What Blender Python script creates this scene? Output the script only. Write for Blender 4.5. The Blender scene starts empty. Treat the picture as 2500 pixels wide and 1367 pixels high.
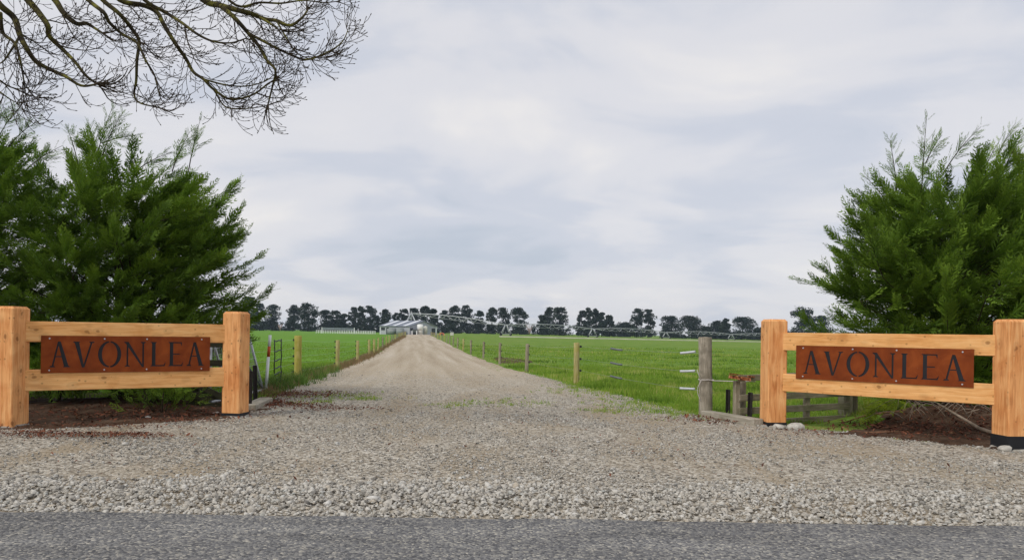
import bpy, bmesh, math, random
import numpy as np
from mathutils import Vector, Matrix

SC = bpy.context.scene
COL = SC.collection
R = math.radians
rng = np.random.default_rng(11)
random.seed(5)

# ------------------------------------------------------------------ camera
F, CX, HY, CH, ROLL = 1805.0, 1250.0, 811.0, 1.40, 0.0145   # focal (px of a 2500 px wide frame), principal x, horizon y, height, roll
cam = bpy.data.cameras.new('camera')
cam.sensor_width = 36.0
cam.lens = 36.0 * F / 2500.0
cam.shift_y = (HY - 683.5) / 2500.0
cam.clip_start = 0.05
cam.clip_end = 9000
CAM = bpy.data.objects.new('camera', cam)
COL.objects.link(CAM)
_r = Vector((math.cos(ROLL), 0, math.sin(ROLL)))
_u = Vector((-math.sin(ROLL), 0, math.cos(ROLL)))
_f = Vector((0, 1, 0))
M = Matrix.Identity(4)
for i in range(3):
    M[i][0], M[i][1], M[i][2] = _r[i], _u[i], -_f[i]
M[2][3] = CH
CAM.matrix_world = M
SC.camera = CAM

# ------------------------------------------------------------------ world, sun, exposure
SUN_DIR = Vector((-0.55, -0.62, 0.80)).normalized()
wd = bpy.data.worlds.new('World')
SC.world = wd
wd.use_nodes = True
nt = wd.node_tree
nt.nodes.clear()


def nd(tree, typ, **kw):
    n = tree.nodes.new(typ)
    for k, v in kw.items():
        if k.startswith('i_'):
            n.inputs[k[2:].replace('_', ' ')].default_value = v
        else:
            setattr(n, k, v)
    return n


def ramp(tree, stops, interp='LINEAR'):
    n = tree.nodes.new('ShaderNodeValToRGB')
    n.color_ramp.interpolation = interp
    el = n.color_ramp.elements
    while len(el) < len(stops):
        el.new(0.5)
    for e, (p, c) in zip(el, stops):
        e.position = p
        e.color = tuple(c) + (1,) if len(c) == 3 else c
    return n


def mth(tree, op, a, b=None, c=None, clamp=False):
    n = tree.nodes.new('ShaderNodeMath')
    n.operation = op
    n.use_clamp = clamp
    for i, v in enumerate((a, b, c)):
        if v is None:
            continue
        if isinstance(v, (int, float)):
            n.inputs[i].default_value = v
        else:
            tree.links.new(v, n.inputs[i])
    return n.outputs[0]


def mixc(tree, fac, a, b, blend='MIX'):
    n = tree.nodes.new('ShaderNodeMix')
    n.data_type = 'RGBA'
    n.blend_type = blend
    for sock, v in ((n.inputs[0], fac), (n.inputs[6], a), (n.inputs[7], b)):
        if isinstance(v, (int, float)):
            sock.default_value = v
        elif isinstance(v, (tuple, list)):
            sock.default_value = tuple(v) + (1,) if len(v) == 3 else v
        else:
            tree.links.new(v, sock)
    return n.outputs[2]


tc = nd(nt, 'ShaderNodeTexCoord')
sep = nd(nt, 'ShaderNodeSeparateXYZ')
nt.links.new(tc.outputs['Generated'], sep.inputs[0])
zz = mth(nt, 'ADD', mth(nt, 'MAXIMUM', sep.outputs['Z'], 0.0), 0.24)
px = mth(nt, 'DIVIDE', sep.outputs['X'], zz)
py = mth(nt, 'DIVIDE', sep.outputs['Y'], zz)
cmb = nd(nt, 'ShaderNodeCombineXYZ')
nt.links.new(mth(nt, 'MULTIPLY', px, 0.75), cmb.inputs[0])
nt.links.new(mth(nt, 'ADD', py, 3.7), cmb.inputs[1])
nz1 = nd(nt, 'ShaderNodeTexNoise', i_Scale=0.85, i_Detail=4.0, i_Roughness=0.45, i_Distortion=0.35)
nz2 = nd(nt, 'ShaderNodeTexNoise', i_Scale=2.2, i_Detail=7.0, i_Roughness=0.52, i_Distortion=0.5)
nt.links.new(cmb.outputs[0], nz1.inputs['Vector'])
nt.links.new(cmb.outputs[0], nz2.inputs['Vector'])
cl = mth(nt, 'ADD', mth(nt, 'MULTIPLY', nz1.outputs[0], 0.5), mth(nt, 'MULTIPLY', nz2.outputs[0], 0.5))
cr = ramp(nt, [(0.33, (4.7, 5.15, 5.95)), (0.43, (5.6, 5.85, 6.55)), (0.52, (6.65, 6.65, 7.0)), (0.63, (7.6, 7.4, 7.35))], 'EASE')
nt.links.new(cl, cr.inputs[0])
sky = nd(nt, 'ShaderNodeTexSky', sky_type='NISHITA', sun_disc=False, sun_elevation=math.asin(SUN_DIR.z),
         sun_rotation=math.atan2(SUN_DIR.x, SUN_DIR.y), air_density=1.0, dust_density=2.0, ozone_density=1.0)
skymix = mixc(nt, 0.93, sky.outputs[0], cr.outputs[0])
bg = nd(nt, 'ShaderNodeBackground', i_Strength=0.1)
nt.links.new(skymix, bg.inputs[0])
wo = nd(nt, 'ShaderNodeOutputWorld')
nt.links.new(bg.outputs[0], wo.inputs[0])

sl = bpy.data.lights.new('sun', 'SUN')
sl.energy = 1.5
sl.angle = R(14)
sl.color = (1.0, 0.955, 0.89)
SUN = bpy.data.objects.new('sun', sl)
COL.objects.link(SUN)
SUN.rotation_euler = SUN_DIR.to_track_quat('Z', 'Y').to_euler()
SUN.location = SUN_DIR * 60

SC.view_settings.view_transform = 'Standard'
SC.view_settings.look = 'None'
SC.view_settings.gamma = 1
SC.view_settings.exposure = 0.20
SC.view_settings.use_curve_mapping = False


# ------------------------------------------------------------------ terrain and pixel helpers
_PY = [-50, 15, 21, 31, 41, 55, 80, 150, 300, 9000]
_PZ = [0, 0, -0.05, -0.27, -0.40, -0.50, -0.50, -0.30, 0.0, 0.0]


def gz(x, y):
    x = np.asarray(x, float)
    y = np.asarray(y, float)
    z = (np.interp(y, _PY, _PZ) + np.interp(y - 4, _PY, _PZ) + np.interp(y + 4, _PY, _PZ)) / 3
    s = np.clip((y - 80) / 220, 0, 1)
    s = s * s * (3 - 2 * s)
    z = z - 0.010 * np.clip(x, 0, 150) * s
    z = z + 0.13 * np.exp(-((x + 6.5) / 1.6) ** 2 - ((y - 13.1) / 1.0) ** 2)
    z = z + 0.30 * np.exp(-((x - 7.4) / 1.5) ** 2 - ((y - 12.0) / 1.0) ** 2)
    z = z - 0.16 * np.exp(-((x - 5.1) / 0.8) ** 2 - ((y - 13.1) / 0.9) ** 2)
    return z


def gzf(x, y):
    return float(gz(x, y))


def ray(px, py):
    return _f * F + _r * (px - CX) + _u * (HY - py)


def at(px, py, Y):
    d = ray(px, py)
    t = Y / d.y
    return Vector((0, 0, CH)) + d * t


def gp(px, py):
    d = ray(px, py)
    lo, hi = 2.0, 3000.0
    y = lo
    prev = lo
    while y < hi:
        p = Vector((0, 0, CH)) + d * (y / d.y)
        if p.z <= gzf(p.x, p.y):
            break
        prev = y
        y *= 1.01
    a, b = prev, y
    for _ in range(30):
        m = (a + b) / 2
        p = Vector((0, 0, CH)) + d * (m / d.y)
        if p.z <= gzf(p.x, p.y):
            b = m
        else:
            a = m
    p = Vector((0, 0, CH)) + d * (b / d.y)
    p.z = gzf(p.x, p.y)
    return p


# ------------------------------------------------------------------ object helpers
def tag(o, label=None, cat=None, group=None, kind=None):
    if label:
        o['label'] = label
    if cat:
        o['category'] = cat
    if group:
        o['group'] = group
    if kind:
        o['kind'] = kind
    return o


def empty(name, loc=(0, 0, 0), rz=0.0):
    o = bpy.data.objects.new(name, None)
    COL.objects.link(o)
    o.location = loc
    o.rotation_euler = (0, 0, rz)
    o.empty_display_size = 0.2
    return o


def link_mesh(name, me, mat=None, parent=None, loc=None, rz=None):
    o = bpy.data.objects.new(name, me)
    COL.objects.link(o)
    if mat is not None and len(me.materials) == 0:
        me.materials.append(mat)
    if parent is not None:
        o.parent = parent
    if loc is not None:
        o.location = loc
    if rz is not None:
        o.rotation_euler = (0, 0, rz)
    return o


def np_mesh(name, V, Fc, attrs=None, smooth=False):
    """V (n,3); Fc (m,3) or (m,4) int array"""
    V = np.asarray(V, np.float32)
    Fc = np.asarray(Fc, np.int32)
    k = Fc.shape[1]
    me = bpy.data.meshes.new(name)
    me.vertices.add(len(V))
    me.vertices.foreach_set('co', V.ravel())
    me.loops.add(Fc.size)
    me.loops.foreach_set('vertex_index', Fc.ravel())
    me.polygons.add(len(Fc))
    me.polygons.foreach_set('loop_start', np.arange(0, Fc.size, k, dtype=np.int32))
    me.polygons.foreach_set('loop_total', np.full(len(Fc), k, np.int32))
    if smooth:
        me.polygons.foreach_set('use_smooth', np.ones(len(Fc), bool))
    for an, av in (attrs or {}).items():
        a = me.attributes.new(an, 'FLOAT', 'POINT')
        a.data.foreach_set('value', np.asarray(av, np.float32))
    me.update(calc_edges=True)
    return me


class MB:
    def __init__(self):
        self.v, self.f, self.sm = [], [], []

    def add(self, vs, fs, smooth=False):
        b = len(self.v)
        self.v += [tuple(p) for p in vs]
        self.f += [tuple(i + b for i in f) for f in fs]
        self.sm += [smooth] * len(fs)
        return self

    def box(self, c, s, rot=None):
        hx, hy, hz = s[0] / 2, s[1] / 2, s[2] / 2
        vs = [Vector((x, y, z)) for x in (-hx, hx) for y in (-hy, hy) for z in (-hz, hz)]
        if rot is not None:
            vs = [rot @ p for p in vs]
        c = Vector(c)
        vs = [p + c for p in vs]
        return self.add(vs, [(0, 1, 3, 2), (4, 6, 7, 5), (0, 4, 5, 1), (2, 3, 7, 6), (0, 2, 6, 4), (1, 5, 7, 3)])

    def bar(self, a, b, w, h, up=(0, 0, 1)):
        """rectangular bar from a to b, w across, h along up"""
        a, b = Vector(a), Vector(b)
        d = (b - a)
        L = d.length
        d.normalize()
        up = Vector(up)
        s = d.cross(up).normalized()
        u = s.cross(d)
        vs = []
        for t in (a, b):
            for i, j in ((-1, -1), (1, -1), (1, 1), (-1, 1)):
                vs.append(t + s * (w / 2 * i) + u * (h / 2 * j))
        return self.add(vs, [(0, 3, 2, 1), (4, 5, 6, 7), (0, 1, 5, 4), (1, 2, 6, 5), (2, 3, 7, 6), (3, 0, 4, 7)])

    def tube(self, pts, rad, n=6, cap=True, smooth=True):
        pts = [Vector(p) for p in pts]
        m = len(pts)
        if isinstance(rad, (int, float)):
            rad = [rad] * m
        vs, fs = [], []
        ref = None
        for i, p in enumerate(pts):
            t = (pts[min(i + 1, m - 1)] - pts[max(i - 1, 0)])
            if t.length < 1e-9:
                t = Vector((0, 0, 1))
            t.normalize()
            if ref is None:
                ref = Vector((0, 0, 1)) if abs(t.z) < 0.9 else Vector((1, 0, 0))
            s = t.cross(ref)
            if s.length < 1e-6:
                s = t.orthogonal()
            s.normalize()
            ref = s.cross(t)
            for k in range(n):
                a = 2 * math.pi * k / n
                vs.append(p + (s * math.cos(a) + ref * math.sin(a)) * rad[i])
        for i in range(m - 1):
            for k in range(n):
                k2 = (k + 1) % n
                fs.append((i * n + k, i * n + k2, (i + 1) * n + k2, (i + 1) * n + k))
        self.add(vs, fs, smooth)
        if cap:
            b = len(self.v) - len(vs)
            self.f.append(tuple(b + k for k in range(n))[::-1])
            self.f.append(tuple(b + (m - 1) * n + k for k in range(n)))
            self.sm += [False, False]
        return self

    def prism(self, poly, y0, y1):
        """polygon in xz extruded along y"""
        n = len(poly)
        vs = [(p[0], y0, p[1]) for p in poly] + [(p[0], y1, p[1]) for p in poly]
        fs = [tuple(range(n)), tuple(range(2 * n - 1, n - 1, -1))]
        for i in range(n):
            j = (i + 1) % n
            fs.append((i, i + n, j + n, j))
        return self.add(vs, fs)

    def mesh(self, name):
        me = bpy.data.meshes.new(name)
        me.from_pydata(self.v, [], self.f)
        me.polygons.foreach_set('use_smooth', self.sm)
        bm = bmesh.new()
        bm.from_mesh(me)
        bmesh.ops.recalc_face_normals(bm, faces=bm.faces)
        bm.to_mesh(me)
        bm.free()
        me.update()
        return me

    def build(self, name, mat, parent=None, loc=None, rz=None, bevel=0):
        me = self.mesh(name)
        if bevel:
            bm = bmesh.new()
            bm.from_mesh(me)
            bmesh.ops.bevel(bm, geom=bm.edges[:], offset=bevel, segments=1, affect='EDGES', clamp_overlap=True)
            bm.to_mesh(me)
            bm.free()
        return link_mesh(name, me, mat, parent, loc, rz)


# ------------------------------------------------------------------ materials
MATS = {}


def mat_new(name):
    m = bpy.data.materials.new(name)
    m.use_nodes = True
    t = m.node_tree
    t.nodes.clear()
    out = t.nodes.new('ShaderNodeOutputMaterial')
    p = t.nodes.new('ShaderNodeBsdfPrincipled')
    t.links.new(p.outputs[0], out.inputs[0])
    MATS[name] = m
    return m, t, p, out


def setp(p, rough=0.7, spec=0.3, metal=0.0):
    p.inputs['Roughness'].default_value = rough
    p.inputs['Specular IOR Level'].default_value = spec
    p.inputs['Metallic'].default_value = metal


def coords(t, kind='Object', scale=(1, 1, 1), loc=(0, 0, 0)):
    if kind == 'World':
        g = t.nodes.new('ShaderNodeNewGeometry')
        src = g.outputs['Position']
    else:
        g = t.nodes.new('ShaderNodeTexCoord')
        src = g.outputs[kind]
    mp = t.nodes.new('ShaderNodeMapping')
    mp.inputs['Scale'].default_value = scale
    mp.inputs['Location'].default_value = loc
    t.links.new(src, mp.inputs[0])
    return mp.outputs[0]


def noise(t, vec, scale, detail=4, rough=0.55, dist=0.0):
    n = nd(t, 'ShaderNodeTexNoise', i_Scale=scale, i_Detail=float(detail), i_Roughness=rough, i_Distortion=dist)
    t.links.new(vec, n.inputs['Vector'])
    return n.outputs[0]


def voro(t, vec, scale, feature='F1', out='Distance'):
    n = nd(t, 'ShaderNodeTexVoronoi', feature=feature, i_Scale=scale)
    t.links.new(vec, n.inputs['Vector'])
    return n.outputs[out]


def bump(t, p, h, strength=0.3, dist=0.01):
    b = nd(t, 'ShaderNodeBump', i_Strength=strength, i_Distance=dist)
    t.links.new(h, b.inputs['Height'])
    t.links.new(b.outputs[0], p.inputs['Normal'])


def rampf(t, fac, stops, interp='LINEAR'):
    r = ramp(t, stops, interp)
    t.links.new(fac, r.inputs[0])
    return r.outputs[0]


def m_plain(name, col, rough=0.6, spec=0.3, metal=0.0, var=0.25, scale=6.0):
    m, t, p, o = mat_new(name)
    setp(p, rough, spec, metal)
    v = coords(t)
    n = noise(t, v, scale, 4)
    a = tuple(c * (1 - var) for c in col)
    b = tuple(min(1, c * (1 + var)) for c in col)
    t.links.new(rampf(t, n, [(0.3, a), (0.7, b)]), p.inputs['Base Color'])
    return m


def m_wood(name, axis, c_dark, c_mid, c_light, knots=True, rough=0.65, grey=None):
    """planks: grain runs along the local axis"""
    m, t, p, o = mat_new(name)
    setp(p, rough, 0.15)
    sc = [14.0, 14.0, 14.0]
    sc[axis] = 1.1
    oi = t.nodes.new('ShaderNodeObjectInfo')
    g = t.nodes.new('ShaderNodeTexCoord')
    ad = nd(t, 'ShaderNodeVectorMath', operation='ADD')
    rv = nd(t, 'ShaderNodeCombineXYZ')
    rr = mth(t, 'MULTIPLY', oi.outputs['Random'], 37.0)
    for i in range(3):
        t.links.new(rr, rv.inputs[i])
    t.links.new(g.outputs['Object'], ad.inputs[0])
    t.links.new(rv.outputs[0], ad.inputs[1])
    mp = t.nodes.new('ShaderNodeMapping')
    mp.inputs['Scale'].default_value = sc
    t.links.new(ad.outputs[0], mp.inputs[0])
    grain = noise(t, mp.outputs[0], 1.6, 5, 0.6, 1.2)
    big = noise(t, ad.outputs[0], 2.3, 3, 0.5, 0.8)
    col = rampf(t, grain, [(0.36, c_dark), (0.5, c_mid), (0.62, c_light)])
    col = mixc(t, 0.35, col, rampf(t, big, [(0.35, c_dark), (0.6, c_light)]), 'MIX')
    if knots:
        sk = [3.6, 3.6, 3.6]
        sk[axis] = 2.4
        mk = t.nodes.new('ShaderNodeMapping')
        mk.inputs['Scale'].default_value = sk
        t.links.new(ad.outputs[0], mk.inputs[0])
        wob = nd(t, 'ShaderNodeTexNoise', i_Scale=3.0, i_Detail=2.0)
        t.links.new(mk.outputs[0], wob.inputs['Vector'])
        wm = nd(t, 'ShaderNodeVectorMath', operation='MULTIPLY_ADD')
        wm.inputs[1].default_value = (0.12, 0.12, 0.12)
        t.links.new(wob.outputs['Color'], wm.inputs[0])
        t.links.new(mk.outputs[0], wm.inputs[2])
        kd = voro(t, wm.outputs[0], 1.55)
        kf = rampf(t, kd, [(0.0, (1, 1, 1)), (0.10, (0.75, 0.75, 0.75)), (0.15, (0.15, 0.15, 0.15)), (0.24, (0.22, 0.22, 0.22)), (0.36, (0, 0, 0))])
        col = mixc(t, mth(t, 'MULTIPLY', kf, 0.85), col, tuple(c * 0.42 for c in c_dark))
        kd2 = voro(t, ad.outputs[0], 9.0)
        kf2 = rampf(t, kd2, [(0.0, (1, 1, 1)), (0.10, (0.6, 0.6, 0.6)), (0.17, (0, 0, 0))])
        col = mixc(t, mth(t, 'MULTIPLY', kf2, 0.7), col, tuple(c * 0.40 for c in c_dark))
    if grey:
        gg = noise(t, ad.outputs[0], 5.0, 5, 0.65, 0.4)
        gf = rampf(t, gg, [(0.45, (0, 0, 0)), (0.65, (1, 1, 1))])
        col = mixc(t, mth(t, 'MULTIPLY', gf, 0.7), col, grey)
    t.links.new(col, p.inputs['Base Color'])
    bump(t, p, grain, 0.35, 0.006)
    return m


TIM_D, TIM_M, TIM_L = (0.55, 0.20, 0.062), (0.78, 0.345, 0.122), (0.86, 0.475, 0.205)
m_wood('timber_post', 2, TIM_D, TIM_M, TIM_L)
m_wood('timber_rail', 0, (0.62, 0.275, 0.085), (0.81, 0.415, 0.145), (0.88, 0.52, 0.225))
m_wood('old_post', 2, (0.15, 0.125, 0.085), (0.27, 0.23, 0.165), (0.40, 0.35, 0.27), False, 0.85, (0.22, 0.21, 0.13))
m_wood('strainer_wood', 2, (0.17, 0.145, 0.105), (0.30, 0.265, 0.205), (0.45, 0.405, 0.33), True, 0.85, (0.16, 0.14, 0.105))
m_wood('treated_post', 2, (0.28, 0.24, 0.09), (0.40, 0.35, 0.15), (0.52, 0.46, 0.24), False, 0.8, (0.34, 0.30, 0.06))
m_wood('mossy_post', 2, (0.28, 0.24, 0.05), (0.42, 0.36, 0.08), (0.52, 0.44, 0.15), False, 0.8, (0.32, 0.31, 0.035))
m_wood('old_rail', 0, (0.13, 0.11, 0.075), (0.23, 0.195, 0.14), (0.33, 0.29, 0.215), False, 0.85, (0.16, 0.17, 0.08))
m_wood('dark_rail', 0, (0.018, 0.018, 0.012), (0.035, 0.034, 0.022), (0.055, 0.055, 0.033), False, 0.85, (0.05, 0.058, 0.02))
m_wood('sleeper_wood', 0, (0.22, 0.195, 0.15), (0.35, 0.315, 0.25), (0.47, 0.43, 0.36), False, 0.9, (0.27, 0.25, 0.18))

m_plain('black_wrap', (0.014, 0.015, 0.018), 0.55, 0.3, var=0.2)
m_plain('black_steel', (0.020, 0.016, 0.014), 0.6, 0.3, var=0.4, scale=30)
m_plain('black_plastic', (0.015, 0.015, 0.016), 0.45, 0.4)
m_plain('galvanised', (0.52, 0.54, 0.56), 0.45, 0.5, 0.35, 0.12, 20)
m_plain('wire_steel', (0.36, 0.38, 0.34), 0.5, 0.5, 0.2, 0.1)
m_plain('white_tube', (0.56, 0.58, 0.61), 0.4, 0.4, var=0.08)
m_plain('grey_tube', (0.14, 0.155, 0.17), 0.45, 0.4, var=0.2)
m_plain('white_paint', (0.80, 0.81, 0.81), 0.5, 0.4, var=0.06)
m_plain('red_paint', (0.52, 0.075, 0.012), 0.5, 0.4, var=0.1)
m_plain('rope', (0.52, 0.48, 0.44), 0.9, 0.1, var=0.15, scale=60)
m_plain('concrete', (0.48, 0.46, 0.41), 0.9, 0.2, var=0.25, scale=18)
m_plain('footing', (0.33, 0.31, 0.27), 0.95, 0.15, var=0.3, scale=18)
m_plain('shed_wall', (0.42, 0.44, 0.47), 0.6, 0.3, var=0.05, scale=0.5)
m_plain('shed_gable', (0.44, 0.46, 0.52), 0.6, 0.3, var=0.05, scale=0.5)
m_plain('shed_roof', (0.17, 0.19, 0.235), 0.5, 0.4, var=0.08, scale=0.4)
m_plain('skylight', (0.74, 0.77, 0.80), 0.4, 0.4, var=0.03)
m_plain('tank_grey', (0.26, 0.285, 0.285), 0.6, 0.3, var=0.08, scale=1.0)
m_plain('tank_white', (0.82, 0.82, 0.80), 0.4, 0.4, var=0.03, scale=1.0)
m_plain('tank_cream', (0.60, 0.58, 0.52), 0.5, 0.4, var=0.05, scale=1.0)
m_plain('silo_steel', (0.55, 0.62, 0.68), 0.35, 0.5, 0.3, 0.06)
m_plain('dark_opening', (0.020, 0.024, 0.03), 0.4, 0.4, var=0.1)
m_plain('orange_plastic', (0.60, 0.17, 0.09), 0.5, 0.4, var=0.08)
m_plain('lane_clay', (0.68, 0.63, 0.54), 0.95, 0.1, var=0.15, scale=0.3)
m_plain('bark_dark', (0.050, 0.038, 0.026), 0.95, 0.1, var=0.5, scale=12)
m_plain('dead_twig', (0.30, 0.24, 0.18), 0.9, 0.1, var=0.4, scale=12)
m_plain('pine_bark', (0.035, 0.032, 0.030), 0.95, 0.1, var=0.3)
m_plain('pink_twig', (0.36, 0.27, 0.25), 0.95, 0.1, var=0.2)
m_plain('root_bark', (0.16, 0.085, 0.05), 0.95, 0.1, var=0.4, scale=14)


def mk_moss_bark():
    m, t, p, o = mat_new('moss_bark')
    setp(p, 0.95, 0.1)
    v = coords(t, 'World')
    n = noise(t, v, 7.0, 4)
    t.links.new(rampf(t, n, [(0.38, (0.035, 0.028, 0.019)), (0.52, (0.075, 0.065, 0.024)), (0.66, (0.17, 0.16, 0.035))]), p.inputs['Base Color'])
    bump(t, p, noise(t, v, 60, 3), 0.5, 0.01)


mk_moss_bark()


def mk_corten():
    m, t, p, o = mat_new('rusted_steel')
    setp(p, 0.8, 0.10)
    v = coords(t)
    n = noise(t, v, 3.5, 6, 0.6, 0.5)
    n2 = noise(t, v, 45, 4, 0.7)
    col = rampf(t, n, [(0.3, (0.15, 0.032, 0.009)), (0.52, (0.225, 0.049, 0.012)), (0.72, (0.30, 0.072, 0.016))])
    col = mixc(t, mth(t, 'MULTIPLY', n2, 0.25), col, (0.09, 0.025, 0.012))
    sc = noise(t, coords(t, scale=(2.5, 1, 9)), 5.0, 6, 0.75, 1.0)
    col = mixc(t, rampf(t, sc, [(0.66, (0, 0, 0)), (0.76, (0.5, 0.5, 0.5))]), col, (0.33, 0.16, 0.10))
    t.links.new(col, p.inputs['Base Color'])
    bump(t, p, n2, 0.15, 0.002)


mk_corten()


def mk_rust():
    m, t, p, o = mat_new('flaky_rust')
    setp(p, 0.8, 0.2)
    v = coords(t)
    n = noise(t, v, 25, 5, 0.7, 0.5)
    t.links.new(rampf(t, n, [(0.38, (0.05, 0.02, 0.012)), (0.5, (0.26, 0.075, 0.03)), (0.62, (0.55, 0.30, 0.14))]), p.inputs['Base Color'])


mk_rust()


def attr(t, name):
    a = t.nodes.new('ShaderNodeAttribute')
    a.attribute_name = name
    return a.outputs['Fac']


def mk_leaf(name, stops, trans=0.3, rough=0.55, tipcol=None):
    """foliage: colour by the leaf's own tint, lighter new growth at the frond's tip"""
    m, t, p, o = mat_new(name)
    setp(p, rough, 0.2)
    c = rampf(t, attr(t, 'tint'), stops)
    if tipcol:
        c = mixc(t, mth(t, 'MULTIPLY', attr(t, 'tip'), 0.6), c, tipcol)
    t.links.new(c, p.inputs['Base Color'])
    tr = t.nodes.new('ShaderNodeBsdfTranslucent')
    t.links.new(c, tr.inputs[0])
    ms = t.nodes.new('ShaderNodeMixShader')
    ms.inputs[0].default_value = trans
    t.links.new(p.outputs[0], ms.inputs[1])
    t.links.new(tr.outputs[0], ms.inputs[2])
    t.links.new(ms.outputs[0], o.inputs[0])
    return m


mk_leaf('cypress_leaf', [(0.0, (0.038, 0.095, 0.010)), (0.5, (0.105, 0.205, 0.018)), (1.0, (0.19, 0.31, 0.030))], 0.22, 0.6, (0.27, 0.39, 0.05))
mk_leaf('cypress_lime', [(0.0, (0.08, 0.165, 0.012)), (0.5, (0.17, 0.29, 0.020)), (1.0, (0.29, 0.40, 0.035))], 0.25, 0.6, (0.38, 0.46, 0.05))
mk_leaf('lime_spray', [(0.0, (0.17, 0.26, 0.012)), (1.0, (0.34, 0.44, 0.03))], 0.35, 0.6, (0.40, 0.46, 0.04))
mk_leaf('pine_leaf', [(0.0, (0.012, 0.022, 0.018)), (0.5, (0.020, 0.033, 0.024)), (1.0, (0.036, 0.052, 0.032))], 0.1, 0.8)
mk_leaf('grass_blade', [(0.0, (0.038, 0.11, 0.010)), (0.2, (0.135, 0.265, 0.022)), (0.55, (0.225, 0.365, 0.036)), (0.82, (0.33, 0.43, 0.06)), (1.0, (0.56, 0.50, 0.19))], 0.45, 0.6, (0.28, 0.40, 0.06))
mk_leaf('dry_blade', [(0.0, (0.10, 0.12, 0.03)), (0.4, (0.22, 0.15, 0.07)), (0.75, (0.33, 0.22, 0.12)), (1.0, (0.20, 0.11, 0.08))], 0.2, 0.8)
mk_leaf('weed_leaf', [(0.0, (0.045, 0.10, 0.016)), (0.6, (0.11, 0.20, 0.03)), (1.0, (0.20, 0.24, 0.05))], 0.3, 0.6)
mk_leaf('litter_leaf', [(0.0, (0.055, 0.022, 0.014)), (0.45, (0.13, 0.045, 0.026)), (0.8, (0.22, 0.085, 0.045)), (1.0, (0.32, 0.19, 0.10))], 0.05, 0.85)


def mk_stone():
    m, t, p, o = mat_new('stone_chip')
    setp(p, 0.85, 0.25)
    c = rampf(t, attr(t, 'tint'), [(0.0, (0.05, 0.047, 0.045)), (0.05, (0.10, 0.095, 0.088)), (0.12, (0.25, 0.235, 0.205)), (0.35, (0.44, 0.405, 0.345)), (0.62, (0.56, 0.53, 0.47)), (0.82, (0.67, 0.65, 0.595)),
                                   (0.90, (0.46, 0.385, 0.285)), (0.95, (0.38, 0.40, 0.38)), (1.0, (0.66, 0.64, 0.60))])
    n = noise(t, coords(t, 'World'), 55, 4, 0.6)
    c = mixc(t, 0.35, c, rampf(t, n, [(0.35, (0.20, 0.18, 0.145)), (0.65, (0.62, 0.59, 0.53))]))
    t.links.new(c, p.inputs['Base Color'])
    bump(t, p, n, 0.3, 0.004)


mk_stone()


def mk_gravel():
    m, t, p, o = mat_new('gravel_bed')
    setp(p, 0.95, 0.15)
    v = coords(t, 'World')
    cc = nd(t, 'ShaderNodeTexVoronoi', i_Scale=34.0)
    t.links.new(v, cc.inputs['Vector'])
    sx = nd(t, 'ShaderNodeSeparateColor')
    t.links.new(cc.outputs['Color'], sx.inputs[0])
    c = rampf(t, sx.outputs[0], [(0.0, (0.10, 0.085, 0.065)), (0.3, (0.30, 0.26, 0.205)), (0.65, (0.46, 0.415, 0.335)), (1.0, (0.64, 0.60, 0.52))])
    # trodden, sandier stretches and damp greyer ones
    big = noise(t, coords(t, 'World', (0.8, 0.25, 1)), 1.0, 5, 0.6, 0.6)
    c = mixc(t, rampf(t, big, [(0.45, (0, 0, 0)), (0.66, (0.7, 0.7, 0.7))]), c, (0.34, 0.265, 0.17))
    # wheel-packed fines further up the drive
    g = t.nodes.new('ShaderNodeNewGeometry')
    sp = nd(t, 'ShaderNodeSeparateXYZ')
    t.links.new(g.outputs['Position'], sp.inputs[0])
    far = nd(t, 'ShaderNodeMapRange')
    far.inputs['From Min'].default_value = 14
    far.inputs['From Max'].default_value = 30
    t.links.new(sp.outputs['Y'], far.inputs[0])
    trk = nd(t, 'ShaderNodeCombineXYZ')
    t.links.new(mth(t, 'MULTIPLY', mth(t, 'ADD', sp.outputs['X'], mth(t, 'MULTIPLY', sp.outputs['Y'], 0.1285)), 1.1), trk.inputs[0])
    t.links.new(mth(t, 'MULTIPLY', sp.outputs['Y'], 0.03), trk.inputs[1])
    fn = mth(t, 'ADD', mth(t, 'MULTIPLY', noise(t, trk.outputs[0], 1.0, 4, 0.55, 0.0), 0.42), mth(t, 'MULTIPLY', noise(t, v, 9.0, 5, 0.75), 0.58))
    c2 = rampf(t, fn, [(0.36, (0.28, 0.215, 0.14)), (0.5, (0.45, 0.375, 0.27)), (0.62, (0.60, 0.54, 0.44))])
    c = mixc(t, mth(t, 'MULTIPLY', far.outputs[0], 0.85), c, c2)
    fine = noise(t, v, 90, 3, 0.7)
    c = mixc(t, 0.5, c, rampf(t, fine, [(0.3, (0.2, 0.2, 0.2)), (0.7, (0.8, 0.8, 0.8))]), 'OVERLAY')
    t.links.new(c, p.inputs['Base Color'])
    h = mth(t, 'ADD', mth(t, 'MULTIPLY', cc.outputs['Distance'], -1.0), mth(t, 'MULTIPLY', fine, 0.5))
    bump(t, p, h, 0.8, 0.02)


mk_gravel()


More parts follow.
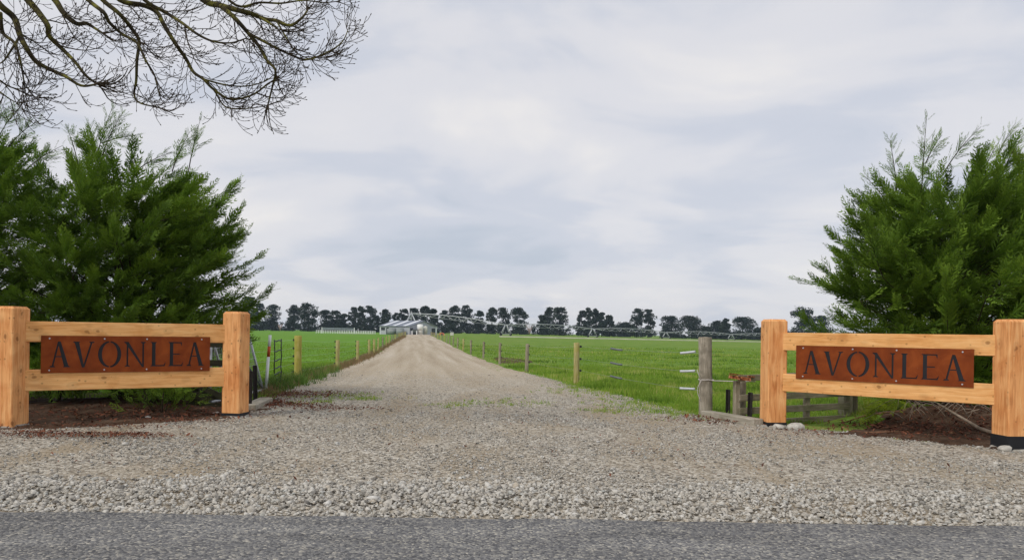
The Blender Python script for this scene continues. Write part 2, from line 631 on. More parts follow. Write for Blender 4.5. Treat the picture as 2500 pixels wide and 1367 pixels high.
def mk_road():
    m, t, p, o = mat_new('asphalt')
    setp(p, 0.8, 0.3)
    v = coords(t, 'World')
    vn = nd(t, 'ShaderNodeTexVoronoi', i_Scale=58.0)
    t.links.new(v, vn.inputs['Vector'])
    sx = nd(t, 'ShaderNodeSeparateColor')
    t.links.new(vn.outputs['Color'], sx.inputs[0])
    c = rampf(t, sx.outputs[0], [(0.0, (0.075, 0.075, 0.078)), (0.5, (0.180, 0.178, 0.176)), (0.85, (0.27, 0.26, 0.235)), (1.0, (0.46, 0.43, 0.36))])
    big = noise(t, coords(t, 'World', (0.5, 1.6, 1)), 1.5, 5, 0.6, 0.5)
    c = mixc(t, 0.7, c, rampf(t, big, [(0.32, (0.30, 0.30, 0.31)), (0.7, (0.66, 0.66, 0.66))]), 'OVERLAY')
    t.links.new(c, p.inputs['Base Color'])
    h = mth(t, 'ADD', mth(t, 'MULTIPLY', vn.outputs['Distance'], -1.0), mth(t, 'MULTIPLY', noise(t, v, 160, 2), 0.4))
    bump(t, p, h, 0.8, 0.012)


mk_road()


def mk_field():
    m, t, p, o = mat_new('pasture')
    setp(p, 0.9, 0.1)
    v = coords(t, 'World')
    g = t.nodes.new('ShaderNodeNewGeometry')
    sp = nd(t, 'ShaderNodeSeparateXYZ')
    t.links.new(g.outputs['Position'], sp.inputs[0])
    # the paddock beyond the right-hand fence is rougher and yellower than the young sward beyond the left-hand one
    side = mth(t, 'ADD', sp.outputs['X'], mth(t, 'MULTIPLY', sp.outputs['Y'], 0.127))
    rgt = nd(t, 'ShaderNodeMapRange')
    rgt.inputs['From Min'].default_value = -1.5
    rgt.inputs['From Max'].default_value = 2.0
    t.links.new(side, rgt.inputs[0])
    n1 = noise(t, v, 0.30, 6, 0.6, 0.3)
    n2 = noise(t, v, 2.2, 5, 0.65, 0.2)
    n3 = noise(t, v, 14, 4, 0.7)
    cl = rampf(t, n1, [(0.35, (0.100, 0.230, 0.018)), (0.65, (0.140, 0.275, 0.026))])
    cR = rampf(t, n1, [(0.30, (0.095, 0.190, 0.018)), (0.5, (0.140, 0.245, 0.028)), (0.58, (0.205, 0.275, 0.050)), (0.68, (0.29, 0.30, 0.095))])
    c = mixc(t, rgt.outputs[0], cl, cR)
    c = mixc(t, mth(t, 'MULTIPLY', rgt.outputs[0], 0.35), c, rampf(t, n2, [(0.35, (0.05, 0.13, 0.012)), (0.55, (0.15, 0.25, 0.03)), (0.7, (0.30, 0.31, 0.09))]))
    c = mixc(t, 0.30, c, rampf(t, n3, [(0.3, (0.2, 0.2, 0.2)), (0.7, (0.8, 0.8, 0.8))]), 'OVERLAY')
    t.links.new(c, p.inputs['Base Color'])
    bump(t, p, mth(t, 'ADD', n3, mth(t, 'MULTIPLY', n2, 2.0)), 0.7, 0.06)


mk_field()


def mk_soil():
    m, t, p, o = mat_new('soil')
    setp(p, 0.95, 0.1)
    v = coords(t, 'World')
    n = noise(t, v, 3.0, 6, 0.65, 0.5)
    n2 = noise(t, v, 30, 5, 0.7)
    c = rampf(t, n, [(0.3, (0.048, 0.029, 0.018)), (0.5, (0.105, 0.066, 0.043)), (0.72, (0.20, 0.14, 0.095))])
    c = mixc(t, mth(t, 'MULTIPLY', n2, 0.5), c, (0.07, 0.032, 0.02))
    t.links.new(c, p.inputs['Base Color'])
    bump(t, p, mth(t, 'ADD', n, n2), 0.8, 0.05)


mk_soil()

# ------------------------------------------------------------------ the setting: ground, drive, road, soil
xs = np.concatenate([np.array([-1500, -1000, -600, -400, -300, -220, -160, -120, -90, -70, -55, -42, -32, -25, -20, -16]), np.arange(-13, 13.01, 0.3),
                     np.array([16, 20, 25, 32, 42, 55, 70, 90, 120, 160, 220, 300, 400, 600, 1000, 1500])])
ys = np.concatenate([np.array([-60, -30, -15, -5, 0]), np.arange(3, 26, 0.3), np.arange(26, 60, 1.5), np.arange(60, 160, 6), np.arange(160, 520, 16), np.array([600, 800, 1200, 1800])])
GX, GY = np.meshgrid(xs, ys)


def grid_faces(ny, nx):
    i = np.arange(ny - 1)[:, None] * nx + np.arange(nx - 1)[None, :]
    i = i.ravel()
    return np.stack([i, i + 1, i + nx + 1, i + nx], 1)


gm = np_mesh('ground', np.stack([GX.ravel(), GY.ravel(), gz(GX, GY).ravel()], 1), grid_faces(len(ys), len(xs)), smooth=True)
tag(link_mesh('ground', gm, MATS['pasture']), kind='structure')

# fence lines flanking the drive
def xf_left(y):
    return -6.28 - 0.1300 * (y - 21.7)


def xf_right(y):
    return 1.80 - 0.1275 * (y - 21.0)


LE = [(3, -40), (9.6, -40), (9.8, -7.2), (10.2, -6.1), (10.8, -5.15), (11.4, -4.55), (11.9, -4.25), (12.6, -4.3), (14.6, -4.75), (17.5, -5.35), (21, -5.85)]
RE = [(3, 40), (8.9, 40), (9.1, 6.5), (9.7, 5.9), (10.5, 5.15), (11.0, 4.7), (11.2, 4.1), (11.7, 3.75), (12.5, 3.3), (16.0, 2.65), (19.0, 2.05), (21, 1.62)]


def edge_l(y):
    return np.where(y > 21, xf_left(y) + 0.34, np.interp(y, [p[0] for p in LE], [p[1] for p in LE]))


def edge_r(y):
    return np.where(y > 21, xf_right(y) - 0.18, np.interp(y, [p[0] for p in RE], [p[1] for p in RE]))


yr = np.concatenate([np.arange(5.38, 24, 0.12), np.arange(24, 60, 0.5), np.arange(60, 272, 3.0)])
NU = 41
jl = np.convolve(rng.normal(0, 0.22, len(yr) + 4), np.ones(5) / 5, 'valid')
jr = np.convolve(rng.normal(0, 0.22, len(yr) + 4), np.ones(5) / 5, 'valid')
L_, R_ = edge_l(yr) + jl, edge_r(yr) + jr
U = np.linspace(0, 1, NU)
DX = L_[:, None] * (1 - U) + R_[:, None] * U
DY = np.repeat(yr[:, None], NU, 1)
off = np.interp(yr, [5, 25, 60, 270], [0.008, 0.012, 0.04, 0.10])[:, None]
DZ = gz(DX, DY) + off
dm = np_mesh('gravel_drive', np.stack([DX.ravel(), DY.ravel(), DZ.ravel()], 1), grid_faces(len(yr), NU), smooth=True)
tag(link_mesh('gravel_drive', dm, MATS['gravel_bed']), kind='structure')

# asphalt road with a thickness of its own and a slightly ragged seal edge
rx = np.arange(-45, 45.01, 0.08)
ej = np.convolve(rng.normal(0, 0.030, len(rx) + 6), np.ones(7) / 7, 'valid') + 0.006 * np.sin(rx * 9)
rows = [(-9.0, 0), (0.0, 0), (4.0, 0), (5.2, 0)]
RV = []
for yy, _ in rows:
    RV.append(np.stack([rx, np.full_like(rx, yy), np.full_like(rx, 0.020)], 1))
ye = 5.50 + ej
RV.append(np.stack([rx, ye - 0.02, np.full_like(rx, 0.020)], 1))
RV.append(np.stack([rx, ye, np.full_like(rx, 0.012)], 1))
RV.append(np.stack([rx, ye + 0.004, np.full_like(rx, -0.03)], 1))
rm = np_mesh('road', np.concatenate(RV), grid_faces(len(RV), len(rx)), smooth=False)
tag(link_mesh('road', rm, MATS['asphalt']), kind='structure')


def soil_sheet(name, poly, zo):
    P = np.array(poly)
    x0, y0 = P.min(0)
    x1, y1 = P.max(0)
    gx, gy = np.arange(x0, x1, 0.1), np.arange(y0, y1, 0.1)
    X, Y = np.meshgrid(gx, gy)
    ins = np.zeros(X.shape, bool)
    n = len(P)
    wob = 0.12 * np.sin(X * 5.1 + Y * 3.3) + 0.08 * np.sin(X * 11 - Y * 7)
    Xw, Yw = X + wob, Y + wob * 0.7
    for i in range(n):
        a, b = P[i], P[(i + 1) % n]
        cond = (a[1] > Yw) != (b[1] > Yw)
        with np.errstate(divide='ignore', invalid='ignore'):
            xi = (b[0] - a[0]) * (Yw - a[1]) / (b[1] - a[1]) + a[0]
        ins ^= cond & (Xw < xi)
    lump = 0.012 * np.sin(X * 3.7 + 1) * np.sin(Y * 4.3) + rng.normal(0, 0.006, X.shape)
    inner = ins.copy()
    for dy_ in (-1, 0, 1):
        for dx_ in (-1, 0, 1):
            inner &= np.roll(np.roll(ins, dy_, 0), dx_, 1)
    Z = gz(X, Y) + np.where(inner, zo + lump, -0.012)
    fc = grid_faces(*X.shape)
    keep = ins.ravel()[fc].all(1)
    me = np_mesh(name, np.stack([X.ravel(), Y.ravel(), Z.ravel()], 1), fc[keep], smooth=True)
    bm = bmesh.new()
    bm.from_mesh(me)
    bmesh.ops.delete(bm, geom=[v for v in bm.verts if not v.link_faces], context='VERTS')
    bm.to_mesh(me)
    bm.free()
    return tag(link_mesh(name, me, MATS['soil']), kind='structure')


soil_sheet('soil_bank', [(-14, 9.2), (-7.2, 9.45), (-5.8, 10.05), (-4.9, 10.75), (-4.2, 11.45), (-4.0, 12.5), (-4.4, 14.6), (-4.9, 15.2), (-5.6, 15.0), (-6.2, 15.6), (-14, 16)], 0.028)
soil_sheet('soil_bank', [(15, 8.4), (6.7, 8.8), (5.8, 9.4), (5.0, 10.2), (4.55, 10.7), (5.3, 11.3), (5.95, 12.0), (6.3, 13.0), (7.0, 15.5), (15, 15.5)], 0.028)

ep = gp(1255, 882)
soil_sheet('bare_earth', [(ep.x - 0.9, ep.y - 4), (ep.x + 1.1, ep.y - 3), (ep.x + 1.3, ep.y + 1), (ep.x + 0.2, ep.y + 6), (ep.x - 1.2, ep.y + 9), (ep.x - 1.5, ep.y + 5)], 0.03)

# stock lane beyond the right paddock: a low pale bank
lp = [gp(1225, 822.5), gp(1300, 823.8), gp(1450, 826.8), gp(1625, 830.3), gp(1790, 833.6), gp(1990, 837.5)]
lane = MB()
for i in range(len(lp) - 1):
    a, b = lp[i], lp[i + 1]
    lane.bar((a.x, a.y, a.z + 0.02), (b.x, b.y, b.z + 0.02), 6.0, 0.5)
tag(lane.build('farm_lane', MATS['lane_clay']), kind='structure')


# ------------------------------------------------------------------ stones (loose, uncountable)
def dome_template(n, rings):
    vs = [(0, 0, 1)]
    for k in range(1, rings + 1):
        a = (math.pi * 0.62) * k / rings
        for j in range(n):
            b = 2 * math.pi * (j + 0.5 * (k % 2)) / n
            vs.append((math.sin(a) * math.cos(b), math.sin(a) * math.sin(b), math.cos(a)))
    fs = []
    for j in range(n):
        fs.append((0, 1 + j, 1 + (j + 1) % n))
    for k in range(rings - 1):
        o1, o2 = 1 + k * n, 1 + (k + 1) * n
        for j in range(n):
            j2 = (j + 1) % n
            fs.append((o1 + j, o2 + j, o1 + j2))
            fs.append((o1 + j2, o2 + j, o2 + j2))
    return np.array(vs), np.array(fs)


def rot_mats(eul):
    cx, cy, cz = np.cos(eul).T
    sx, sy, sz = np.sin(eul).T
    m = np.empty((len(eul), 3, 3))
    m[:, 0, 0] = cy * cz
    m[:, 0, 1] = sx * sy * cz - cx * sz
    m[:, 0, 2] = cx * sy * cz + sx * sz
    m[:, 1, 0] = cy * sz
    m[:, 1, 1] = sx * sy * sz + cx * cz
    m[:, 1, 2] = cx * sy * sz - sx * cz
    m[:, 2, 0] = -sy
    m[:, 2, 1] = sx * cy
    m[:, 2, 2] = cx * cy
    return m


def scatter_stones(name, pts, size, tmpl, label, mat='stone_chip', flat=(0.35, 0.75), tint=None):
    V, Fc = tmpl
    n = len(pts)
    jit = rng.normal(1, 0.16, (n, len(V), 1))
    s = np.stack([size * rng.uniform(0.8, 1.35, n), size * rng.uniform(0.65, 1.0, n), size * rng.uniform(flat[0], flat[1], n)], 1)
    e = np.stack([rng.normal(0, 0.28, n), rng.normal(0, 0.28, n), rng.uniform(0, 6.28, n)], 1)
    W = (V[None] * jit) * s[:, None, :]
    W = np.einsum('nij,nkj->nki', rot_mats(e), W)
    z = gz(pts[:, 0], pts[:, 1]) + (pts[:, 2] if pts.shape[1] > 2 else 0.012) + s[:, 2] * 0.15
    W[..., 0] += pts[:, 0, None]
    W[..., 1] += pts[:, 1, None]
    W[..., 2] += z[:, None]
    fc = (Fc[None] + (np.arange(n) * len(V))[:, None, None]).reshape(-1, 3)
    if tint is None:
        tint = rng.uniform(0, 1, n)
    me = np_mesh(name, W.reshape(-1, 3), fc, {'tint': np.repeat(tint, len(V))}, smooth=True)
    return tag(link_mesh(name, me, MATS[mat]), label, 'gravel', kind='stuff')


def blob(x, y, seed):
    r_ = np.random.default_rng(seed)
    v = np.zeros_like(x)
    for k in range(5):
        a, b, c = r_.normal(0, 1.2, 2).tolist() + [r_.uniform(0, 6.28)]
        v += np.sin(a * x + b * y * 1.6 + c)
    return v / 5


def uni(n, x0, x1, y0, y1):
    return np.stack([rng.uniform(x0, x1, n), rng.uniform(y0, y1, n)], 1)


p = uni(26000, -5.6, 5.9, 5.50, 7.6)
dens = np.clip((7.05 - 0.05 * p[:, 0] * (p[:, 0] > 0) + 0.35 * blob(p[:, 0], p[:, 1], 3) - p[:, 1]) / 0.5, 0.0, 1)
p = p[rng.uniform(0, 1, len(p)) < dens]
sz = 0.0135 * np.exp(rng.normal(0, 0.36, len(p))) * np.where(p[:, 0] < 0.5, 1.12, 0.95)
p3 = np.concatenate([p, (0.010 + 0.035 * np.exp(-((p[:, 1] - 6.1) / 0.45) ** 2) * rng.uniform(0.3, 1, len(p)))[:, None]], 1)
scatter_stones('verge_gravel', p3, sz, dome_template(6, 2), 'coarse pale loose stones heaped along the edge of the asphalt')

p = uni(88000, -7.2, 7.2, 6.3, 12.6)
vis = np.abs(p[:, 0]) < 0.72 * p[:, 1] + 0.3
vis &= (p[:, 0] > edge_l(p[:, 1]) - 0.05) & (p[:, 0] < edge_r(p[:, 1]) + 0.05)
dens = 0.38 + 0.75 * blob(p[:, 0], p[:, 1], 8)
p = p[vis & (rng.uniform(0, 1, len(p)) < np.clip(dens, 0.12, 1))]
sz = 0.0095 * np.exp(rng.normal(0, 0.42, len(p)))
scatter_stones('forecourt_gravel', p, sz, dome_template(4, 2), 'fine beige gravel spread over the entrance between the signs')

p = uni(50000, -7.5, 4.0, 11.8, 30)
vis = (p[:, 0] > edge_l(p[:, 1]) - 0.1) & (p[:, 0] < edge_r(p[:, 1]) + 0.1)
mid = (edge_l(p[:, 1]) + edge_r(p[:, 1])) / 2
hw = (edge_r(p[:, 1]) - edge_l(p[:, 1])) / 2
e_ = np.abs(p[:, 0] - mid) / hw
dens = np.where(p[:, 1] < 17, 0.6, 0.12) + 0.75 * np.clip((e_ - 0.72) / 0.2, 0, 1) * np.clip((34 - p[:, 1]) / 12, 0.2, 1)
p = p[vis & (rng.uniform(0, 1, len(p)) < dens)]
sz = 0.0105 * np.exp(rng.normal(0, 0.4, len(p)))
scatter_stones('drive_gravel', p, sz, dome_template(4, 2), 'loose gravel lying thicker along both edges of the long drive')


# ------------------------------------------------------------------ grass, weeds, litter (uncountable)
def blade_field(name, pts, hgt, wid, nb, mat, label, cat, lean=0.5, tint=None, spread=0.06, zoff=0.0, kind='stuff', curl=1.0):
    n = len(pts)
    N = n * nb
    bx = np.repeat(pts[:, 0], nb) + rng.normal(0, 1, N) * np.repeat(np.broadcast_to(spread, n), nb)
    by = np.repeat(pts[:, 1], nb) + rng.normal(0, 1, N) * np.repeat(np.broadcast_to(spread, n), nb)
    bz = gz(bx, by) + zoff
    h = np.repeat(np.broadcast_to(hgt, n), nb) * rng.uniform(0.5, 1.15, N)
    w = np.repeat(np.broadcast_to(wid, n), nb) * rng.uniform(0.7, 1.3, N)
    a = rng.uniform(0, 6.28, N)
    b = rng.uniform(0, 6.28, N)
    ln = h * rng.uniform(0.1, lean, N) * 1.0
    dx, dy = np.cos(a) * ln, np.sin(a) * ln
    sx, sy = np.cos(b) * w / 2, np.sin(b) * w / 2
    V = np.empty((N, 5, 3))
    V[:, 0] = np.stack([bx - sx, by - sy, bz], 1)
    V[:, 1] = np.stack([bx + sx, by + sy, bz], 1)
    mx, my, mz = bx + dx * 0.35, by + dy * 0.35, bz + h * 0.6
    V[:, 2] = np.stack([mx + sx * 0.8, my + sy * 0.8, mz], 1)
    V[:, 3] = np.stack([mx - sx * 0.8, my - sy * 0.8, mz], 1)
    V[:, 4] = np.stack([bx + dx * curl, by + dy * curl, bz + h], 1)
    f = np.array([(0, 1, 2), (0, 2, 3), (3, 2, 4)])
    far_ = by > 30
    fc = (f[None] + (np.where(~far_)[0] * 5)[:, None, None]).reshape(-1, 3)
    fc = np.concatenate([fc, np.array([0, 1, 4])[None] + (np.where(far_)[0] * 5)[:, None]])
    if tint is None:
        tint = rng.uniform(0, 0.9, n)
    ti = np.clip(np.repeat(tint, nb) + rng.normal(0, 0.10, N), 0, 1)
    tip = np.tile([0, 0, 0.5, 0.5, 1.0], N)
    me = np_mesh(name, V.reshape(-1, 3), fc, {'tint': np.repeat(ti, 5), 'tip': tip}, smooth=False)
    return tag(link_mesh(name, me, MATS[mat]), label, cat, kind=kind)


def in_view(p, m=1.0):
    return np.abs(p[:, 0]) < 0.70 * p[:, 1] + m


def clusters(p, n, seed, rmin, rmax):
    """membership in small scattered tussocks"""
    r_ = np.random.default_rng(seed)
    idx = r_.integers(0, len(p), n)
    out = np.zeros(len(p))
    for k in idx:
        s = np.interp(p[k, 1], [12, 75], [rmin, rmax]) * r_.uniform(0.6, 1.6)
        d2 = ((p[:, 0] - p[k, 0]) / (s * 1.3)) ** 2 + ((p[:, 1] - p[k, 1]) / (s * 1.0)) ** 2
        out = np.maximum(out, np.exp(-d2))
    return out


def patch_tint(p, seed, lo=0.1, amp=0.45):
    return np.clip(0.42 + amp * blob(p[:, 0] * 1.3, p[:, 1] * 0.9, seed) + rng.normal(0, 0.13, len(p)), lo, 1.0)


pr = uni(9000, 1.5, 13, 12.3, 22)
pr = pr[(pr[:, 0] > edge_r(pr[:, 1]) + 0.12 + 0.25 * rng.uniform(-0.4, 1, len(pr))) & in_view(pr)]
pr = pr[~((pr[:, 0] > 5.2) & (pr[:, 1] < 13.2))]
pr2 = uni(9000, -1, 27, 22, 38)
pr2 = pr2[(pr2[:, 0] > xf_right(pr2[:, 1]) + 0.1) & in_view(pr2)]
pr3 = uni(11000, -10, 68, 38, 105)
pr3 = pr3[rng.uniform(0, 1, len(pr3)) < np.interp(pr3[:, 1], [38, 60, 105], [1.0, 0.9, 0.05])]
pr3 = pr3[(pr3[:, 0] > xf_right(pr3[:, 1]) + 0.2) & in_view(pr3)]
PR = np.concatenate([pr, pr2, pr3])
hr = np.concatenate([rng.uniform(0.05, 0.13, len(pr)), rng.uniform(0.06, 0.13, len(pr2)), rng.uniform(0.08, 0.16, len(pr3))])
shade_tuss = clusters(PR, 260, 21, 0.16, 0.9)
straw = np.maximum(clusters(PR, 260, 22, 0.16, 1.1), clusters(PR, 45, 23, 0.45, 3.0))
hr = hr * (1 + 1.1 * shade_tuss + 0.5 * straw)
tnt = np.clip(patch_tint(PR, 31, 0.0) - 0.75 * shade_tuss, 0, 1)  # taller tussocks tinted darker: shade of hollows put into the blade colour
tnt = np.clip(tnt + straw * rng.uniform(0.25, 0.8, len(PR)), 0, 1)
wr = np.interp(PR[:, 1], [12, 22, 38, 75], [0.010, 0.018, 0.035, 0.08])
sr = np.interp(PR[:, 1], [12, 22, 38, 75], [0.06, 0.10, 0.22, 0.5])
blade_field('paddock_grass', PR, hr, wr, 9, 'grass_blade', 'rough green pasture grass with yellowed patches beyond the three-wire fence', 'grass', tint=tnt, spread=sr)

pl = uni(2600, -10, -4.6, 14, 22)
pl = pl[(pl[:, 0] < edge_l(pl[:, 1]) - 0.05)]
pl2 = uni(7000, -28, -6, 22, 40)
pl2 = pl2[(pl2[:, 0] < xf_left(pl2[:, 1]) - 0.1) & in_view(pl2)]
pl3 = uni(10000, -72, -8, 40, 105)
pl3 = pl3[rng.uniform(0, 1, len(pl3)) < np.interp(pl3[:, 1], [40, 60, 105], [1.0, 0.9, 0.05])]
pl3 = pl3[(pl3[:, 0] < xf_left(pl3[:, 1]) - 0.2) & in_view(pl3)]
PL = np.concatenate([pl, pl2, pl3])
hl = np.concatenate([rng.uniform(0.06, 0.12, len(pl)), rng.uniform(0.05, 0.10, len(pl2)), rng.uniform(0.06, 0.10, len(pl3))])
wl = np.interp(PL[:, 1], [14, 22, 40, 80], [0.012, 0.020, 0.04, 0.09])
slp = np.interp(PL[:, 1], [14, 22, 40, 80], [0.08, 0.12, 0.25, 0.55])
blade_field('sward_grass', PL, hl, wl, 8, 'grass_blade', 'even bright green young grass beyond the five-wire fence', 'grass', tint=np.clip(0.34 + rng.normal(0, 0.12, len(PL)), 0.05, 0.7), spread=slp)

# low grass creeping onto the gravel: right verge by the fence, thin patches in the drive
vp = []
for (px_, py_, n, sxp, syp) in ((1450, 955, 170, 0.55, 1.1), (1560, 985, 190, 0.5, 1.0), (1650, 1005, 170, 0.45, 0.6), (1400, 945, 60, 0.2, 0.7), (1215, 895, 60, 0.25, 2.5), (1160, 873, 60, 0.25, 4.0),
                            (820, 968, 80, 0.6, 0.5), (885, 975, 35, 0.2, 0.2), (760, 985, 25, 0.35, 0.3), (1250, 985, 50, 0.5, 0.4), (1120, 990, 30, 0.3, 0.3), (1480, 1005, 30, 0.2, 0.2)):
    c = gp(px_, py_)
    vp.append(np.stack([rng.normal(c.x, sxp, n), rng.normal(c.y, syp, n)], 1))
VP = np.concatenate(vp)
blade_field('verge_grass', VP, rng.uniform(0.02, 0.07, len(VP)), 0.010, 8, 'grass_blade', 'thin low grass creeping over the stony edges of the drive', 'grass', lean=1.2, tint=np.clip(rng.normal(0.62, 0.2, len(VP)), 0, 1), spread=0.05, zoff=0.01)

# dry brown growth and green weeds along the left fence
yy = np.concatenate([rng.uniform(15, 24, 240), rng.uniform(23, 60, 700), rng.uniform(60, 200, 500)])
dp = np.stack([np.where(yy < 21, edge_l(yy) - 0.25, xf_left(yy) + 0.12) + rng.normal(0, 0.16, len(yy)), yy], 1)
sc_ = np.interp(yy, [15, 30, 60, 200], [0.22, 0.24, 0.30, 0.55])
blade_field('dry_verge_growth', dp, sc_ * rng.uniform(0.5, 1.2, len(yy)), np.interp(yy, [15, 60, 200], [0.008, 0.03, 0.09]), 9, 'dry_blade', 'brown dry grass and seed stalks along the foot of the five-wire fence', 'dry grass',
            lean=0.7, tint=np.clip(rng.normal(0.5, 0.25, len(yy)), 0, 1), spread=np.interp(yy, [15, 60, 200], [0.07, 0.15, 0.4]), zoff=0.0)
wp = []
for (px_, py_, n, sxp, syp) in ((668, 950, 60, 0.22, 0.7), (700, 940, 60, 0.25, 0.8), (740, 925, 55, 0.25, 0.9), (770, 912, 30, 0.2, 0.9)):
    c = gp(px_, py_)
    wp.append(np.stack([rng.normal(c.x, sxp, n), rng.normal(c.y, syp, n)], 1))
WP = np.concatenate(wp)
blade_field('fence_weeds', WP, rng.uniform(0.12, 0.42, len(WP)), 0.016, 16, 'weed_leaf', 'green leafy weeds around the white stake and mossy fence post', 'weeds', lean=1.1, tint=np.clip(rng.normal(0.5, 0.22, len(WP)), 0, 1), spread=0.06)


def litter(name, spots, label, size=0.02):
    P = []
    for (x, y, n, sx, sy) in spots:
        P.append(np.stack([rng.normal(x, sx, n), rng.normal(y, sy, n)], 1))
    P = np.concatenate(P)
    n = len(P)
    e = np.stack([rng.normal(0, 0.45, n), rng.normal(0, 0.45, n), rng.uniform(0, 6.28, n)], 1)
    V = np.array([(-1, 0, 0), (0, -0.38, 0.12), (1, 0, 0.0), (0, 0.38, 0.12)], float)
    s = size * np.exp(rng.normal(0, 0.35, n))
    W = np.einsum('nij,kj->nki', rot_mats(e), V) * s[:, None, None]
    W[..., 0] += P[:, 0, None]
    W[..., 1] += P[:, 1, None]
    W[..., 2] += (gz(P[:, 0], P[:, 1]) + rng.uniform(0.03, 0.055, n))[:, None]
    f = np.array([(0, 1, 3), (1, 2, 3)])
    fc = (f[None] + (np.arange(n) * 4)[:, None, None]).reshape(-1, 3)
    me = np_mesh(name, W.reshape(-1, 3), fc, {'tint': np.repeat(np.clip(rng.normal(0.5, 0.22, n), 0, 1), 4), 'tip': np.zeros(n * 4)})
    return tag(link_mesh(name, me, MATS['litter_leaf']), label, 'leaf litter', kind='stuff')


def spot(px_, py_, n, sx, sy):
    c = gp(px_, py_)
    return (c.x, c.y, n, sx, sy)


litter('leaf_litter', [spot(700, 966, 1100, 0.45, 0.5), spot(690, 990, 650, 0.4, 0.3), spot(800, 1000, 300, 0.5, 0.2), spot(780, 965, 350, 0.5, 0.4), spot(640, 985, 300, 0.2, 0.4)],
       'red brown leaf litter beside the grey sleeper at the far end of the drive entrance', 0.024)
litter('leaf_litter', [spot(150, 1068, 800, 0.65, 0.14), spot(300, 1066, 450, 0.35, 0.08), spot(60, 1060, 250, 0.4, 0.15), spot(250, 1046, 350, 0.7, 0.12), spot(450, 1032, 250, 0.4, 0.10)], 'rusty strip of fallen needles on the gravel before the post at the frame edge', 0.018)
litter('leaf_litter', [spot(1790, 1032, 420, 0.45, 0.2), spot(1740, 1024, 160, 0.35, 0.15), spot(1990, 1060, 160, 0.4, 0.25)], 'red brown leaf litter in front of the long weathered sleeper', 0.020)
litter('soil_litter', [(-6.0, 11.6, 900, 0.9, 0.5), (-5.0, 12.0, 300, 0.5, 0.4), (6.7, 10.6, 900, 0.8, 0.45), (5.7, 11.2, 500, 0.5, 0.35), (7.2, 11.5, 500, 0.8, 0.5)],
       'brown dead needles and leaves on the bare soil under the signs', 0.026)

# ------------------------------------------------------------------ entrance signs
PW = 0.30


def letter_polys():
    """AVONLEA in tall roman capitals: lists of convex-ish polygons in a unit plate (0..1, 0..1)"""
    W, H = 1.0, 1.0
    out = []

    def q(a, b, wa, wb=None):
        """stroke from a to b with horizontal width wa (start) wb (end)"""
        wb = wa if wb is None else wb
        out.append([(a[0] - wa / 2, a[1]), (a[0] + wa / 2, a[1]), (b[0] + wb / 2, b[1]), (b[0] - wb / 2, b[1])])

    def serif(x, y, w, up):
        t = 0.022 * (1 if up else -1)
        out.append([(x - w / 2, y), (x + w / 2, y), (x + w * 0.28, y + t * 1.8), (x - w * 0.28, y + t * 1.8)])

    y0, y1 = 0.155, 0.845
    TK, TN = 0.026, 0.0100

    def A(x0, x1):
        ap = (x0 + x1) / 2 - 0.004
        q((x0 + 0.016, y0), (ap - 0.004, y1 - 0.02), TN)
        q((x1 - 0.020, y0), (ap - 0.001, y1), TK, 0.017)
        yb = y0 + 0.27
        k = (yb - y0) / (y1 - y0)
        xa = (x0 + 0.016) * (1 - k) + ap * k
        xb = (x1 - 0.020) * (1 - k) + ap * k
        out.append([(xa, yb), (xb, yb), (xb, yb + 0.030), (xa, yb + 0.030)])
        serif(x0 + 0.016, y0, 0.034, True)
        serif(x1 - 0.020, y0, 0.044, True)

    def V(x0, x1):
        bt = (x0 + x1) / 2 - 0.002
        q((bt, y0 - 0.015), (x0 + 0.022, y1), 0.014, TK)
        q((bt + 0.003, y0), (x1 - 0.016, y1), TN)
        serif(x0 + 0.022, y1, 0.044, False)
        serif(x1 - 0.016, y1, 0.034, False)

    def O(x0, x1):
        cx, cy = (x0 + x1) / 2, (y0 + y1) / 2
        rx, ry = (x1 - x0) / 2, (y1 - y0) / 2 + 0.02
        ix, iy = rx - 0.023, ry - 0.040
        sh = 0.003
        for sgn in (-1, 1):
            prev = None
            for k in range(13):
                a = math.radians(-86 + 172 * k / 12)
                po = (cx + sgn * rx * math.cos(a), cy + ry * math.sin(a))
                pi_ = (cx + sgn * ix * math.cos(a), cy + iy * math.sin(a) - 0.0)
                if prev:
                    out.append([prev[0], po, pi_, prev[1]])
                prev = (po, pi_)

    def N(x0, x1):
        q((x0 + 0.020, y0), (x0 + 0.020, y1), TN)
        q((x1 - 0.014, y0 - 0.02), (x0 + 0.014, y1), 0.012, 0.024)
        q((x1 - 0.014, y0 - 0.02), (x1 - 0.014, y1), TN)
        serif(x0 + 0.020, y0, 0.034, True)
        serif(x1 - 0.014, y1, 0.034, False)
        serif(x0 + 0.010, y1, 0.022, False)

    def stem(x):
        q((x, y0), (x, y1), 0.022)
        serif(x, y1, 0.042, False)
        serif(x, y0, 0.042, True)

    def hbar(xa, xb, y, t, hook=0):
        out.append([(xa, y - t / 2), (xb, y - t / 2), (xb, y + t / 2), (xa, y + t / 2)])
        if hook:
            out.append([(xb - 0.010, y), (xb + (0.006 if hook > 0 else 0), y + 0.11 * hook), (xb + 0.001, y), ])

    def Lt(x0, x1):
        stem(x0 + 0.020)
        hbar(x0 + 0.020, x1, y0 + 0.017, 0.034, 1)

    def E(x0, x1):
        stem(x0 + 0.020)
        hbar(x0 + 0.020, x1, y0 + 0.017, 0.034, 1)
        hbar(x0 + 0.020, x1 - 0.004, y1 - 0.017, 0.034, -1)
        hbar(x0 + 0.020, x1 - 0.016, (y0 + y1) / 2, 0.030)

    A(0.046, 0.160)
    V(0.172, 0.296)
    O(0.315, 0.450)
    N(0.466, 0.594)
    Lt(0.624, 0.712)
    E(0.734, 0.822)
    A(0.848, 0.962)
    return out


